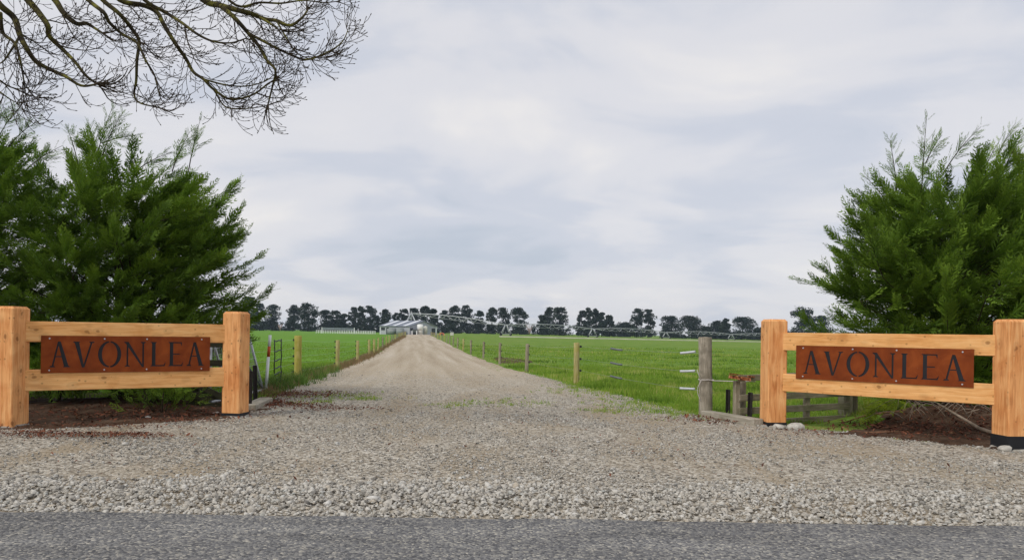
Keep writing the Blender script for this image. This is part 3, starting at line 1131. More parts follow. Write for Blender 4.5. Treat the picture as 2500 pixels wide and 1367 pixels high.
def chamfer_post(h, base_h, w=PW):
    """square post with eased edges and a bevelled top; local origin at ground"""
    c = 0.012
    hw = w / 2

    def ring(k, z, cc):
        a = k
        return [(-a + cc, -a, z), (a - cc, -a, z), (a, -a + cc, z), (a, a - cc, z), (a - cc, a, z), (-a + cc, a, z), (-a, a - cc, z), (-a, -a + cc, z)]
    m = MB()
    rs = [ring(hw, base_h, c), ring(hw, h - 0.035, c), ring(hw - 0.028, h, c)]
    vs = sum(rs, [])
    fs = []
    for k in range(2):
        for j in range(8):
            j2 = (j + 1) % 8
            fs.append((k * 8 + j, k * 8 + j2, (k + 1) * 8 + j2, (k + 1) * 8 + j))
    fs.append(tuple(range(16, 24)))
    fs.append(tuple(range(7, -1, -1)))
    m.add(vs, fs)
    return m


def cut_plate(width, PLATE_H):
    polys = letter_polys()
    mb = MB().box((0, 0, 0), (width, 0.006, PLATE_H))
    me = mb.mesh('plate_blank')
    ob = bpy.data.objects.new('plate_blank', me)
    COL.objects.link(ob)
    cut = MB()
    for pl_ in polys:
        pts = [((u - 0.5) * width, (v - 0.5) * PLATE_H) for u, v in pl_]
        # each cutter gets its own depth so no two end faces share a plane
        d = 0.02 + random.uniform(0, 0.01)
        cut.prism(pts, -d, d)
    cm = cut.mesh('cutter')
    co = bpy.data.objects.new('cutter', cm)
    COL.objects.link(co)
    md = ob.modifiers.new('b', 'BOOLEAN')
    md.operation = 'DIFFERENCE'
    md.object = co
    md.solver = 'EXACT'
    md.use_self = True
    dg = bpy.context.evaluated_depsgraph_get()
    res = bpy.data.meshes.new_from_object(ob.evaluated_get(dg))
    bpy.data.objects.remove(ob)
    bpy.data.objects.remove(co)
    res.materials.clear()
    res.name = 'sign_plate'
    return res


def sign(near_px, far_px, near_right, label, u0, u1, post_rz, rails, plate):
    """two posts, two rails and a rusted plate; near/far given by the foot of each post's front face"""
    pn, pf = gp(*near_px), gp(*far_px)
    # shift from front face to post centre
    fn = Vector((math.sin(post_rz), math.cos(post_rz), 0))
    pn, pf = pn + fn * (PW / 2), pf + fn * (PW / 2)
    mid = (pn + pf) / 2
    root = empty('entrance_sign', (mid.x, mid.y, 0))
    tag(root, label, 'sign')
    for p_, bh, ph in ((pn, 0.19 if near_right else 0.0, 1.655), (pf, 0.075, 1.66)):
        loc = p_ - root.location
        po = chamfer_post(ph, bh).build('post', MATS['timber_post'], root, (loc.x, loc.y, 0), -post_rz)
        if bh > 0:
            MB().box((0, 0, bh / 2 - 0.10), (PW + 0.008, PW + 0.008, bh + 0.2 - 0.004)).build('base_wrap', MATS['black_wrap'], po)
        else:
            MB().box((0, 0, -0.1), (PW - 0.01, PW - 0.01, 0.22)).build('base_wrap', MATS['black_wrap'], po)
        # rough concrete collar
        ft = MB()
        n = 14
        ring0, ring1 = [], []
        for k in range(n):
            a = 2 * math.pi * k / n
            r0 = (PW * 0.80) * random.uniform(0.85, 1.18)
            ring0.append((math.cos(a) * r0, math.sin(a) * r0, -0.05))
            ring1.append((math.cos(a) * r0 * 0.8, math.sin(a) * r0 * 0.8, random.uniform(0.015, 0.045)))
        ft.add(ring0 + ring1, [(k, (k + 1) % n, n + (k + 1) % n, n + k) for k in range(n)] + [tuple(range(n, 2 * n))])
        ft.build('footing', MATS['footing'], po)
    # rails run left to right in the picture
    a, b = (pn, pf) if pn.x < pf.x else (pf, pn)
    d = (b - a)
    L = d.length
    ang = math.atan2(d.y, d.x)
    for z0, z1 in rails:
        MB().box((0, 0, 0), (L - 0.08, 0.085, z1 - z0)).build('rail', MATS['timber_rail'], root, (0, 0, (z0 + z1) / 2), ang, bevel=0.006)
    dn = d.normalized()
    nrm = Vector((dn.y, -dn.x, 0))
    c0 = a + dn * (L * u0)
    c1 = a + dn * (L * u1)
    w = (c1 - c0).length
    pc = (c0 + c1) / 2 + nrm * (0.0425 + 0.014) - root.location
    PLATE_H = plate[1] - plate[0]
    pm = cut_plate(w, PLATE_H)
    pl_ = link_mesh('sign_plate', pm, MATS['rusted_steel'], root, (pc.x, pc.y, (plate[0] + plate[1]) / 2), ang)
    MB().box((0, 0.0075, 0), (w - 0.03, 0.004, PLATE_H - 0.05)).build('backing', MATS['black_wrap'], pl_)
    for ub in (0.046, 0.352, 0.602, 0.945):
        for vb in (0.925, 0.075):
            MB().tube([((ub - 0.5) * w, -0.012, (vb - 0.5) * PLATE_H), ((ub - 0.5) * w, 0.0, (vb - 0.5) * PLATE_H)], 0.0105, 8).build('bolt', MATS['galvanised'], pl_)
    return root, a, b


sign((4, 1045), (562, 1020), False, 'timber sign fence with a rusted AVONLEA plate, on the shelter-hedge side with the leaning gate', 0.115, 0.865, R(9), ((1.17, 1.455), (0.49, 0.785)), (0.735, 1.26))
sign((2489, 1102), (1897, 1043), True, 'timber sign fence with a rusted AVONLEA plate, beside the weathered strainer post', 0.12, 0.87, R(-5), ((1.185, 1.455), (0.555, 0.825)), (0.765, 1.265))


# ------------------------------------------------------------------ wire fences along the drive
def round_post_mesh(name, r, h, n=10, rough=0.012, seed=0):
    rr = random.Random(seed)
    m = MB()
    vs, fs = [], []
    zs = [-0.3, 0.0, h * 0.35, h * 0.7, h - 0.012, h]
    for i, z in enumerate(zs):
        for k in range(n):
            a = 2 * math.pi * k / n
            q = r * (1 + rr.uniform(-rough, rough) * 4) * (0.93 if i == len(zs) - 1 else 1.0) * (1.03 - 0.05 * z / h)
            vs.append((math.cos(a) * q, math.sin(a) * q, z + (rr.uniform(-0.008, 0.008) if i == len(zs) - 1 else 0)))
    for i in range(len(zs) - 1):
        for k in range(n):
            k2 = (k + 1) % n
            fs.append((i * n + k, i * n + k2, (i + 1) * n + k2, (i + 1) * n + k))
    m.add(vs, fs, True)
    m.add(vs[-n:], [tuple(range(n))])
    me = m.mesh(name)
    return me


def sag_wire(pts, r, n=3, sag=0.02):
    full = []
    for i in range(len(pts) - 1):
        a, b = Vector(pts[i]), Vector(pts[i + 1])
        for k in range(4):
            t = k / 4
            q = a.lerp(b, t)
            q.z -= sag * 4 * t * (1 - t)
            full.append(q)
    full.append(Vector(pts[-1]))
    return MB().tube(full, r, n)


INS = MB().box((0, 0, 0), (0.05, 0.05, 0.06)).box((0.0, 0, 0.0), (0.075, 0.03, 0.035)).mesh('insulator')
INS.materials.append(MATS['black_plastic'])


def wire_fence(name, posts, heights, insside, label, wire_r):
    root = empty(name, (posts[0][0], posts[0][1], 0))
    tag(root, label, 'fence')
    o = root.location
    meshes = {}
    for i, (x, y, r, h, mt) in enumerate(posts):
        key = (round(r, 3), round(h, 2), mt, i % 3)
        if key not in meshes:
            me = round_post_mesh('post', r, h, 10 if i < 8 else 6, seed=i)
            me.materials.append(MATS[mt])
            meshes[key] = me
        po = link_mesh('post', meshes[key], None, root, (x - o.x, y - o.y, gzf(x, y)))
        po.rotation_euler = (random.uniform(-0.02, 0.02), random.uniform(-0.025, 0.025), random.uniform(0, 6.28) if i > 7 else 0.3 * i)
        if 0 < i < 9:
            for hh in heights:
                ins = link_mesh('insulator', INS, None, po)
                inv = po.rotation_euler.to_matrix().inverted()
                ins.location = inv @ Vector((insside * (r + 0.02), 0, hh))
                ins.rotation_euler = inv.to_euler()
    for hh in heights:
        pts = []
        for i, (x, y, r, h, mt) in enumerate(posts):
            pts.append((x - o.x + insside * (r + 0.035), y - o.y, gzf(x, y) + hh))
        w = sag_wire(pts, wire_r, 3, 0.03)
        w.build('wire', MATS['wire_steel'], root)
    return root


s0 = gp(1727, 1018)
STR = Vector((s0.x, s0.y + 0.12, 0))
posts = [(STR.x, STR.y, 0.118, 1.37, 'strainer_wood')]
prow = [(1409, 21.0, 0.085, 1.2), (1287, 31.0, 0.075, 1.18), (1221, 41.0, 0.072, 1.2), (1181, 51.5, 0.07, 1.2)]
for px_, Y, r, h in prow:
    posts.append(((px_ - CX) / F * Y + 0.0, Y, r, h, 'treated_post' if px_ == 1409 else 'old_post'))
y = 62.0
while y < 262:
    posts.append((xf_right(y), y, 0.075, 1.2, 'treated_post' if int(y) % 3 == 0 else 'old_post'))
    y += 10.3
FR = wire_fence('wire_fence', posts, (1.09, 0.74, 0.41), 1, 'three-wire electric fence on round posts from the big weathered strainer up the drive', 0.0028)

posts = [(-4.98, 13.7, 0.09, 1.25, 'old_post'), ((729 - CX) / F * 21.6, 21.6, 0.105, 1.29, 'mossy_post')]
for px_, Y, r, h in ((825, 31.5, 0.085, 1.22), (873.5, 41.5, 0.08, 1.2), (902, 54.0, 0.09, 1.2), (914, 58.0, 0.09, 1.2)):
    posts.append(((px_ - CX) / F * Y, Y, r, h, 'treated_post'))
y = 68.0
while y < 262:
    posts.append((xf_left(y), y, 0.075, 1.2, 'treated_post' if int(y) % 2 == 0 else 'old_post'))
    y += 9.4
FL = wire_fence('wire_fence', posts, (1.16, 0.92, 0.69, 0.48, 0.24), -1, 'five-wire fence with mossy yellow-green lead post running up the drive', 0.0028)

# insulating tubes threaded on the near span of the three-wire fence
A3, B3 = Vector((STR.x + 0.15, STR.y, 0)), Vector(((1409 - CX) / F * 21 + 0.12, 21.0, gzf(1.8, 21)))
TN_ = {0: 'top', 1: 'middle', 2: 'lowest'}
for i, hh in enumerate((1.09, 0.74, 0.41)):
    for t, mt, ln, lb in ((0.135, 'white_tube', 0.28, 'pale plastic tube on the %s fence wire next to the strainer post'),
                          (0.63, 'grey_tube', 0.29, 'dark grey plastic tube on the %s fence wire in mid span')):
        q = A3.lerp(B3, t)
        q.z += hh - 0.03 * 4 * t * (1 - t)
        dr = Vector((1, -0.25, 0)).normalized()
        tilt = (0.12 - 0.07 * i) if mt == 'white_tube' else (-0.14 - 0.03 * i)
        pts = []
        for k in range(7):
            s_ = (k / 6 - 0.5) * ln
            pts.append(dr * s_ + Vector((0, 0, tilt * s_ + (0.35 * s_ * s_ if mt == 'grey_tube' else 0.12 * s_ * s_))))
        o = MB().tube(pts, 0.023, 8).build('fence_tube', MATS[mt], None, q)
        MB().tube([pts[-1] - dr * 0.002, pts[-1] + dr * 0.004], 0.017, 8).build('bore', MATS['black_plastic'], o)
        tag(o, lb % TN_[i], 'tube', 'tubes on the three-wire fence')

# rope round the strainer
rp = MB()
pts = []
for k in range(13):
    a = 2 * math.pi * k / 12
    pts.append((STR.x + math.cos(a) * 0.13, STR.y + math.sin(a) * 0.13, 0.63 + 0.005 * math.sin(3 * a)))
rp.tube(pts, 0.009, 5)
e1 = at(1845, 931, 12.25)
st = Vector((STR.x - 0.10, STR.y - 0.09, 0.635))
rp.tube([st, Vector((STR.x + 0.13, STR.y - 0.12, 0.62)), st.lerp(e1, 0.7) + Vector((0, 0, -0.01)), e1], 0.008, 5)
lp_ = [st]
for k in range(1, 9):
    t = k / 8
    lp_.append(st + Vector((-0.075 * math.sin(t * 3.0), -0.02, -0.36 * t)))
rp.tube(lp_, 0.006, 5)
rp.tube([st, st + Vector((-0.05, -0.02, 0.06)), st + Vector((-0.085, -0.01, 0.17))], 0.006, 5)
tag(rp.build('rope', MATS['rope']), 'pale rope tied round the strainer post and stretched to the low rail fence', 'rope')

# ------------------------------------------------------------------ things by the left sign
# white stake with a red band
b_, t_ = at(648.5, 952, 16.4), at(659.5, 818, 16.55)
b_.z = min(b_.z, gzf(b_.x, b_.y))
stk = empty('marker_stake', b_)
tag(stk, 'leaning white marker stake with a red band standing in weeds', 'stake')
d_ = t_ - b_
for nm, u0, u1, mt, r_ in (('shaft', 0.0, 0.62, 'white_paint', 0.034), ('band', 0.62, 0.80, 'red_paint', 0.035), ('tip', 0.80, 1.0, 'white_paint', 0.034)):
    MB().tube([d_ * u0, d_ * u1], r_, 8).build(nm, MATS[mt], stk)

# flexible ladder of droppers hanging on the fence wires
Yl = 17.6
lad = empty('wire_ladder', at(680, 905, Yl))
tag(lad, 'dark flexible ladder with grey rungs hanging from the five-wire fence beside the white stake', 'ladder')
lo = lad.location
lx = [at(670, 829, Yl), at(670.5, 850, Yl), at(671, 870, Yl), at(669.5, 890, Yl), at(669.5, 912, Yl)]
rxp = [at(687, 827, Yl), at(686.5, 850, Yl), at(687, 872, Yl), at(685.5, 892, Yl), at(687, 908, Yl), at(685, 922, Yl), at(681.5, 936, Yl)]
MB().tube([p_ - lo for p_ in lx], 0.013, 6).build('side_rope', MATS['black_plastic'], lad)
MB().tube([p_ - lo for p_ in rxp], 0.013, 6).build('side_rope', MATS['black_plastic'], lad)
for ya, yb in ((832, 832), (858, 855), (881, 877), (899, 895), (914, 908)):
    a, b = at(670, ya, Yl), at(687, yb, Yl)
    m_ = (a + b) / 2
    MB().tube([a - lo, a.lerp(b, 0.3) + Vector((0, 0, -0.012)) - lo, a.lerp(b, 0.65) + Vector((0, 0, 0.018)) - lo, b - lo], 0.017, 6).build('rung', MATS['grey_tube'], lad)

# galvanised netting gate parked open, leaning
g_bn, g_bf = at(512, 1002, 12.75), at(642, 956, 16.4)
g_bn.z, g_bf.z = gzf(g_bn.x, g_bn.y) + 0.06, gzf(g_bf.x, g_bf.y) + 0.06
g_tn, g_tf = at(514, 839, 12.75), at(606, 812, 16.4)
gate = empty('netting_gate', g_bn)
tag(gate, 'galvanised pipe gate with wire netting parked behind the sign, leaning', 'gate')
go = Vector(g_bn)


def gq(u, v):
    return (g_bn.lerp(g_bf, u)).lerp(g_tn.lerp(g_tf, u), v) - go


MB().tube([gq(0, 0), gq(0, 1)], 0.027, 8).build('end_pipe', MATS['galvanised'], gate)
MB().tube([gq(1, 0), gq(1, 1)], 0.027, 8).build('end_pipe', MATS['galvanised'], gate)
MB().tube([gq(0, 0), gq(1, 0)], 0.027, 8).build('bottom_pipe', MATS['galvanised'], gate)
MB().tube([gq(0, 1), gq(1, 1)], 0.027, 8).build('top_pipe', MATS['galvanised'], gate)
MB().tube([gq(0.06, 1), gq(0.32, 0)], 0.022, 8).build('brace', MATS['galvanised'], gate)
MB().tube([gq(0.45, 1), gq(1, 0.02)], 0.022, 8).build('brace', MATS['grey_tube'], gate)
net = MB()
for k in range(1, 26):
    net.tube([gq(k / 26, 0), gq(k / 26, 1)], 0.0060, 3)
for k in range(1, 9):
    net.tube([gq(0, k / 9), gq(1, k / 9)], 0.0060, 3)
net.build('netting', MATS['wire_steel'], gate)


# black steel stakes
def waratah(px_, py_, h, label, mat='black_steel', lean=0.0):
    b = gp(px_, py_)
    m = MB()
    for k in range(3):
        a = math.pi / 2 + k * 2 * math.pi / 3
        rot = Matrix.Rotation(a, 3, 'Z')
        m.box(rot @ Vector((0.022, 0, h / 2 - 0.1)), (0.044, 0.012, h + 0.2), rot)
    o = m.build('steel_stake', MATS[mat], None, b)
    o.rotation_euler = (0, lean, 0)
    tag(o, label, 'stake', 'black steel stakes by the sleepers')


waratah(609.5, 1000, 0.66, 'black steel stake tight against the far timber post of the hedge-side sign', lean=0.02)
waratah(624.5, 984, 0.70, 'black steel stake in front of the netting gate pipe', lean=-0.03)
waratah(1776, 1016, 0.47, 'black steel stake between the strainer post and the low rail fence', lean=0.0)
waratah(1829, 1028, 0.475, 'brown-black steel stake behind the end of the long sleeper', lean=0.02)


def sleeper(pa, pb, w, h, label, zl=0.0):
    a, b = gp(*pa), gp(*pb)
    d = b - a
    L = d.length
    m = MB()
    n = 8
    for i in range(n):
        pass
    m.box((0, 0, 0), (L, w, h))
    o = m.build('sleeper', MATS['sleeper_wood'], None, ((a.x + b.x) / 2, (a.y + b.y) / 2, gzf((a.x + b.x) / 2, (a.y + b.y) / 2) + h / 2 - 0.03 + zl), math.atan2(d.y, d.x), bevel=0.012)
    tag(o, label, 'sleeper')
    return o


sleeper((650, 984), (606, 1004), 0.24, 0.11, 'short pale weathered sleeper beside the leaf litter and steel stakes', 0.02)
sleeper((1722, 1019), (1852, 1041), 0.20, 0.15, 'long weathered timber sleeper lying from the strainer post to the sign', 0.0)


# ------------------------------------------------------------------ timber rail fences behind the signs
def rail_fence(label, rails, posts, mat_r, mat_p, braces=()):
    p0 = posts[0][0]
    root = empty('rail_fence', (p0[0], p0[1], 0))
    tag(root, label, 'fence')
    o = Vector((p0[0], p0[1], 0))
    for a, b, w, h in rails:
        a, b = Vector(a) - o, Vector(b) - o
        d = b - a
        L = d.length
        me = MB().box((0, 0, 0), (L, w, h))
        r_ = me.build('rail', MATS[mat_r], root, (a + b) / 2, bevel=0.004)
        r_.rotation_euler = (0, -math.asin(d.z / L), math.atan2(d.y, d.x))
    for a, b, w, h in braces:
        a, b = Vector(a) - o, Vector(b) - o
        d = b - a
        L = d.length
        r_ = MB().box((0, 0, 0), (L, w, h)).build('brace', MATS[mat_r], root, (a + b) / 2, bevel=0.004)
        r_.rotation_euler = (0, -math.asin(d.z / L), math.atan2(d.y, d.x))
    for p_, s_, h in posts:
        MB().box((0, 0, h / 2 - 0.15), (s_, s_, h + 0.3)).build('post', MATS[mat_p], root, (p_[0] - o.x, p_[1] - o.y, gzf(p_[0], p_[1])), 0.25, bevel=0.008)
    return root


la, lb_ = Vector((-6.4, 12.6, 0)), Vector((-4.66, 12.75, 0))
off_ = Vector((0, -0.07, 0))
rail_fence('low dark mossy rail fence with a diagonal brace in the gloom behind the sign',
           [(la + Vector((0, 0, z)) + off_, lb_ + Vector((0, 0, z)) + off_, 0.04, hgt) for z, hgt in ((1.12, 0.10), (0.80, 0.11), (0.24, 0.13), (0.06, 0.12))],
           [((-6.2, 12.66, 0), 0.16, 1.15), ((-5.45, 12.72, 0), 0.16, 1.15), ((-4.78, 12.82, 0), 0.14, 1.15)], 'dark_rail', 'dark_rail',
           [(la.lerp(lb_, 0.50) + Vector((0, -0.12, 0.52)), lb_ + Vector((-0.02, -0.12, 0.10)), 0.04, 0.10)])

ra, rb = at(1792, 1000, 12.15), at(2085, 990, 13.4)
ra.z = rb.z = 0


def rf(t, z, dz=0.0):
    q = ra.lerp(rb, t)
    return Vector((q.x, q.y - 0.06, z + dz))


rail_fence('low weathered rail fence behind the sign beside the strainer post',
           [(rf(0.02, 0.70), rf(1.0, 0.76), 0.04, 0.10), (rf(0.03, 0.375), rf(0.94, 0.40), 0.04, 0.11), (rf(0.03, 0.16), rf(0.94, 0.17), 0.04, 0.11), (rf(0.2, -0.045), rf(0.94, -0.04), 0.04, 0.10)],
           [(tuple(ra.lerp(rb, 0.02) + Vector((0.0, 0.02, 0))), 0.09, 0.66), (tuple(ra.lerp(rb, 0.08) + Vector((0.0, 0.12, 0))), 0.09, 0.66), (tuple(ra.lerp(rb, 0.58)), 0.09, 0.72), (tuple(ra.lerp(rb, 0.93) + Vector((0, 0.06, 0))), 0.17, 0.72), (tuple(ra.lerp(rb, 1.03) + Vector((0, 0.15, 0))), 0.11, 0.7)],
           'old_rail', 'old_post')
# rusty hinge strap lying along the rail end
hs = empty('hinge_strap', at(1806, 922, 12.15))
tag(hs, 'flaky rusted steel strap on the end of the low rail fence', 'strap')
hq = at(1780, 919, 12.1) - hs.location
hr_ = at(1832, 926, 12.1) - hs.location
MB().bar(hq, hr_, 0.05, 0.055).build('plate', MATS['flaky_rust'], hs)
MB().bar(hq + Vector((0.03, 0.08, 0.045)), hr_ + Vector((0.1, 0.1, 0.035)), 0.04, 0.02).build('edge_bar', MATS['flaky_rust'], hs)


# ------------------------------------------------------------------ cypress shelter trees
def frond_template(nside, seed, w=0.030):
    """a flat feathery spray: stem, forward-swept side shoots, each with two finer shoots"""
    r_ = random.Random(seed)
    V, Fc, T = [], [], []

    def tri(a, b, c, ta, tb, tcc):
        i = len(V)
        V.extend([a, b, c])
        T.extend([ta, tb, tcc])
        Fc.append((i, i + 1, i + 2))

    def zc(x):
        return 0.05 * x
    tri((0, -0.010, 0), (0, 0.010, 0), (1.0, 0, zc(1.0)), 0, 0, 1)
    for i in range(nside):
        t = 0.06 + 0.88 * (i + 0.5) / nside
        for s in (-1, 1):
            t2 = t + r_.uniform(-0.03, 0.03)
            ln = 0.46 * (0.45 + 0.55 * math.sin(math.pi * min(1, t2 * 0.8 + 0.25))) * r_.uniform(0.7, 1.25) * (1.0 - 0.42 * t2)
            an = math.radians(r_.uniform(24, 38))
            z0 = zc(t2)
            dx, dy = math.cos(an), s * math.sin(an)
            dz = r_.uniform(-0.22, 0.16)
            ex, ey, ez = t2 + dx * ln, dy * ln, z0 + dz * ln
            nx, ny = -dy * w, dx * w
            mx, my, mz = t2 + dx * ln * 0.4, dy * ln * 0.4, z0 + dz * ln * 0.4
            tri((t2, 0, z0), (mx + nx, my + ny, mz), (ex, ey, ez), t2 * 0.3, t2 * 0.5 + 0.1, t2 * 0.5 + 0.5)
            tri((t2, 0, z0), (ex, ey, ez), (mx - nx, my - ny, mz), t2 * 0.3, t2 * 0.5 + 0.5, t2 * 0.5 + 0.1)
            for q_, s2 in ((0.35, s), (0.58, -s)):
                a2 = math.atan2(dy, dx) + s2 * math.radians(r_.uniform(22, 36))
                l2 = ln * 0.45 * r_.uniform(0.7, 1.2) + 0.02
                sx_, sy_, sz_ = t2 + dx * ln * q_, dy * ln * q_, z0 + dz * ln * q_
                tx, ty = sx_ + math.cos(a2) * l2, sy_ + math.sin(a2) * l2
                tri((sx_ - dx * 0.022, sy_ - dy * 0.022, sz_), (sx_ + dx * 0.022, sy_ + dy * 0.022, sz_), (tx, ty, sz_ + r_.uniform(-0.04, 0.03)), 0.2 + t2 * 0.3, 0.2 + t2 * 0.3, 0.55 + t2 * 0.4)
    return np.array(V), np.array(Fc), np.array(T)


FRONDS = [frond_template(5, s) for s in range(6)]
SPARSE = [frond_template(5, 40 + s, 0.026) for s in range(3)]


def fronds_mesh(name, P, D, L, tint, tmpls, wide=1.0):
    """P base points, D directions, L lengths"""
    n = len(P)
    D = D / np.linalg.norm(D, axis=1, keepdims=True)
    up = rng.normal(0, 0.55, (n, 3))
    up[:, 2] += 1.0
    S = np.cross(up, D)
    S /= np.linalg.norm(S, axis=1, keepdims=True) + 1e-9
    N = np.cross(D, S)
    VV, FF, TI, TP = [], [], [], []
    base = 0
    which = rng.integers(0, len(tmpls), n)
    for k, (V, Fc, T) in enumerate(tmpls):
        idx = np.where(which == k)[0]
        if not len(idx):
            continue
        bend = rng.uniform(-0.18, 0.22, len(idx))
        lx = V[None, :, 0] * L[idx, None]
        ly = V[None, :, 1] * L[idx, None] * wide
        lz = (V[None, :, 2] + bend[:, None] * V[None, :, 0] ** 2) * L[idx, None]
        W = P[idx, None, :] + lx[..., None] * D[idx, None, :] + ly[..., None] * S[idx, None, :] + lz[..., None] * N[idx, None, :]
        VV.append(W.reshape(-1, 3))
        FF.append((Fc[None] + (base + np.arange(len(idx)) * len(V))[:, None, None]).reshape(-1, 3))
        TI.append(np.repeat(tint[idx], len(V)))
        TP.append(np.tile(T, len(idx)))
        base += len(idx) * len(V)
    return np_mesh(name, np.concatenate(VV), np.concatenate(FF), {'tint': np.concatenate(TI), 'tip': np.concatenate(TP)})


def bez(p0, p1, p2, n):
    t = np.linspace(0, 1, n)[:, None]
    return (1 - t) ** 2 * p0 + 2 * t * (1 - t) * p1 + t ** 2 * p2


def cypress(base, prof, wind, label, leafmat, nplume, leaders, seed, ecc=0.85, fpp=23, extra=(), xo=0.0, flen=0.46):
    """prof: (z, radius) envelope, plumes grow from limbs out to it"""
    global rng
    keep = rng
    rng = np.random.default_rng(seed)
    bx, by = base
    bz = gzf(bx, by)
    root = empty('cypress_tree', (bx, by, bz))
    tag(root, label, 'tree', 'cypress trees of the shelter hedge')
    o = np.array([bx, by, bz])
    zs = np.array([p_[0] for p_ in prof])
    rs = np.array([p_[1] for p_ in prof])
    top = zs[-1]
    # trunk with a few stems
    tr = MB()
    for k in range(3):
        a = k * 2.1 + seed
        pts = [Vector((0.10 * math.cos(a), 0.10 * math.sin(a), -0.1))]
        for q_ in range(1, 7):
            t = q_ / 6
            pts.append(Vector((0.10 * math.cos(a) + t * 0.45 * math.cos(a) + wind * 0.5 * t * t, 0.1 * math.sin(a) + t * 0.4 * math.sin(a), t * top * 0.85)))
        tr.tube(pts, [0.11 * (1 - 0.85 * q_ / 6) + 0.01 for q_ in range(7)], 7)
    tr.build('trunk', MATS['bark_dark'], root)
    # plume tips over the envelope, more of them where the surface is larger
    cand_z = rng.uniform(zs[0], zs[-1], nplume * 6)
    cand_r = np.interp(cand_z, zs, rs)
    keepm = rng.uniform(0, 1, len(cand_z)) < (cand_r / rs.max()) * 0.8 + 0.15
    pz = cand_z[keepm][:nplume]
    pr_ = np.interp(pz, zs, rs)
    n = len(pz)
    th = rng.uniform(0, 2 * np.pi, n)
    rad = pr_ * np.sqrt(rng.uniform(0.18, 1.05, n))
    lumps = 1 + 0.20 * np.sin(th * 3 + pz * 2.3 + seed) + 0.17 * np.sin(th * 5 - pz * 3.9)
    rad *= lumps
    tipx, tipy = np.cos(th) * rad + xo * (pz / top), np.sin(th) * rad * ecc
    P, D, L, T = [], [], [], []
    st = MB()
    allpl = [(tipx[i], tipy[i], pz[i], None) for i in range(n)] + [e for e in extra]
    for i, (tx, ty, tz, dirn) in enumerate(allpl):
        tip = np.array([tx, ty, tz])
        out = np.array([tx, ty, 0.0])
        nr = np.linalg.norm(out) + 1e-6
        out = out / nr
        d = out * 0.9 + np.array([wind, -0.05, 0.0]) + np.array([0, 0, 0.14 + 0.75 * (tz / top) ** 2.2]) + rng.normal(0, 0.20, 3)
        if dirn is not None:
            d = np.array(dirn)
        d /= np.linalg.norm(d)
        pl_len = rng.uniform(0.7, 1.35)
        b0 = tip - d * pl_len * 0.6
        e0 = tip + d * pl_len * 0.4 + np.array([0, 0, 0.10 * pl_len])
        mid = (b0 + e0) / 2 - np.array([0, 0, 0.06 * pl_len])
        cur = bez(b0, mid, e0, 6)
        st.tube([Vector(c) for c in cur], [0.008, 0.007, 0.006, 0.004, 0.003, 0.002], 3, cap=False)
        # a limb back towards the stem
        lim0 = np.array([wind * 0.3 * max(0.1, b0[2] / top) * 1.0, 0, max(0.15, b0[2] - 0.35 - 0.35 * nr)])
        if i % 2 == 0:
            st.tube([Vector(c) for c in bez(lim0, (lim0 + b0) / 2 + np.array([0, 0, -0.05]), b0, 4)], [0.020, 0.016, 0.012, 0.008], 4, cap=False)
        wx, wy = o[0] + tip[0], o[1] + tip[1]
        if abs(wx) > 0.70 * wy + 1.6 or (ty > 0.9 and i % 3):      # far outside the frame, or thinned at the back
            continue
        ptint = rng.beta(1.1, 1.7)
        ts = np.clip(rng.beta(1.5, 1.1, fpp), 0.05, 1.0)
        ts[0] = 1.0
        for t in ts:
            q_ = (1 - t) ** 2 * b0 + 2 * t * (1 - t) * mid + t * t * e0
            tg = 2 * (1 - t) * (mid - b0) + 2 * t * (e0 - mid)
            tg /= np.linalg.norm(tg)
            side = rng.normal(0, 1, 3)
            side[2] *= 0.55
            side -= tg * side.dot(tg)
            side /= np.linalg.norm(side) + 1e-9
            sp_ = math.tan(math.radians(rng.uniform(12, 42) * (1.15 - 0.75 * t))) * (0.25 if t == 1.0 else 1.0)
            P.append(q_)
            D.append(tg + side * sp_ + np.array([wind * 0.25, 0, 0.05]))
            L.append(flen * rng.uniform(0.65, 1.25) * (1.2 - 0.55 * t))
            T.append(np.clip(ptint + rng.normal(0, 0.24), 0, 1))
    P, D, L, T = np.array(P), np.array(D), np.array(L), np.array(T)
    link_mesh('crown', fronds_mesh('crown', P, D, L, T, FRONDS), MATS[leafmat], root)
    # leader shoots standing above the crown, thinly leaved
    P, D, L, T = [], [], [], []
    for (x0, y0, z0, x1, y1, z1) in leaders:
        a, b = np.array([x0, y0, z0]), np.array([x1, y1, z1])
        m_ = (a + b) / 2 + np.array([-0.12 * (x1 - x0), 0, 0.05])
        cur = bez(a, m_, b, 9)
        st.tube([Vector(c) for c in cur], [0.012 - 0.0011 * k for k in range(9)], 4, cap=False)
        ln_ = np.linalg.norm(b - a)
        for k in range(int(20 * ln_ / 0.8)):
            t = rng.uniform(0.15, 1.0)
            q_ = (1 - t) ** 2 * a + 2 * t * (1 - t) * m_ + t * t * b
            tg = (b - a) / ln_
            side = rng.normal(0, 1, 3)
            side -= tg * side.dot(tg)
            side /= np.linalg.norm(side)
            P.append(q_)
            D.append(tg * 0.8 + side * rng.uniform(0.35, 0.8) + np.array([wind * 0.5, 0, 0]))
            L.append((0.40 - 0.26 * t) * rng.uniform(0.7, 1.2))
            T.append(rng.uniform(0.0, 0.6))
    if P:
        link_mesh('leader_shoots', fronds_mesh('leader_shoots', np.array(P), np.array(D), np.array(L) * 1.2, np.array(T), SPARSE, 0.6), MATS[leafmat], root)
    st.build('limbs', MATS['bark_dark'], root)
    rng = keep
    return root


def skirts(n, w, yf, seed):
    r_ = np.random.default_rng(seed)
    return [(r_.uniform(-w, w), -yf + r_.uniform(-0.15, 0.5), r_.uniform(0.30, 0.75), (r_.uniform(-0.3, 0.5), -0.6, r_.uniform(-0.35, 0.15))) for _ in range(n)]


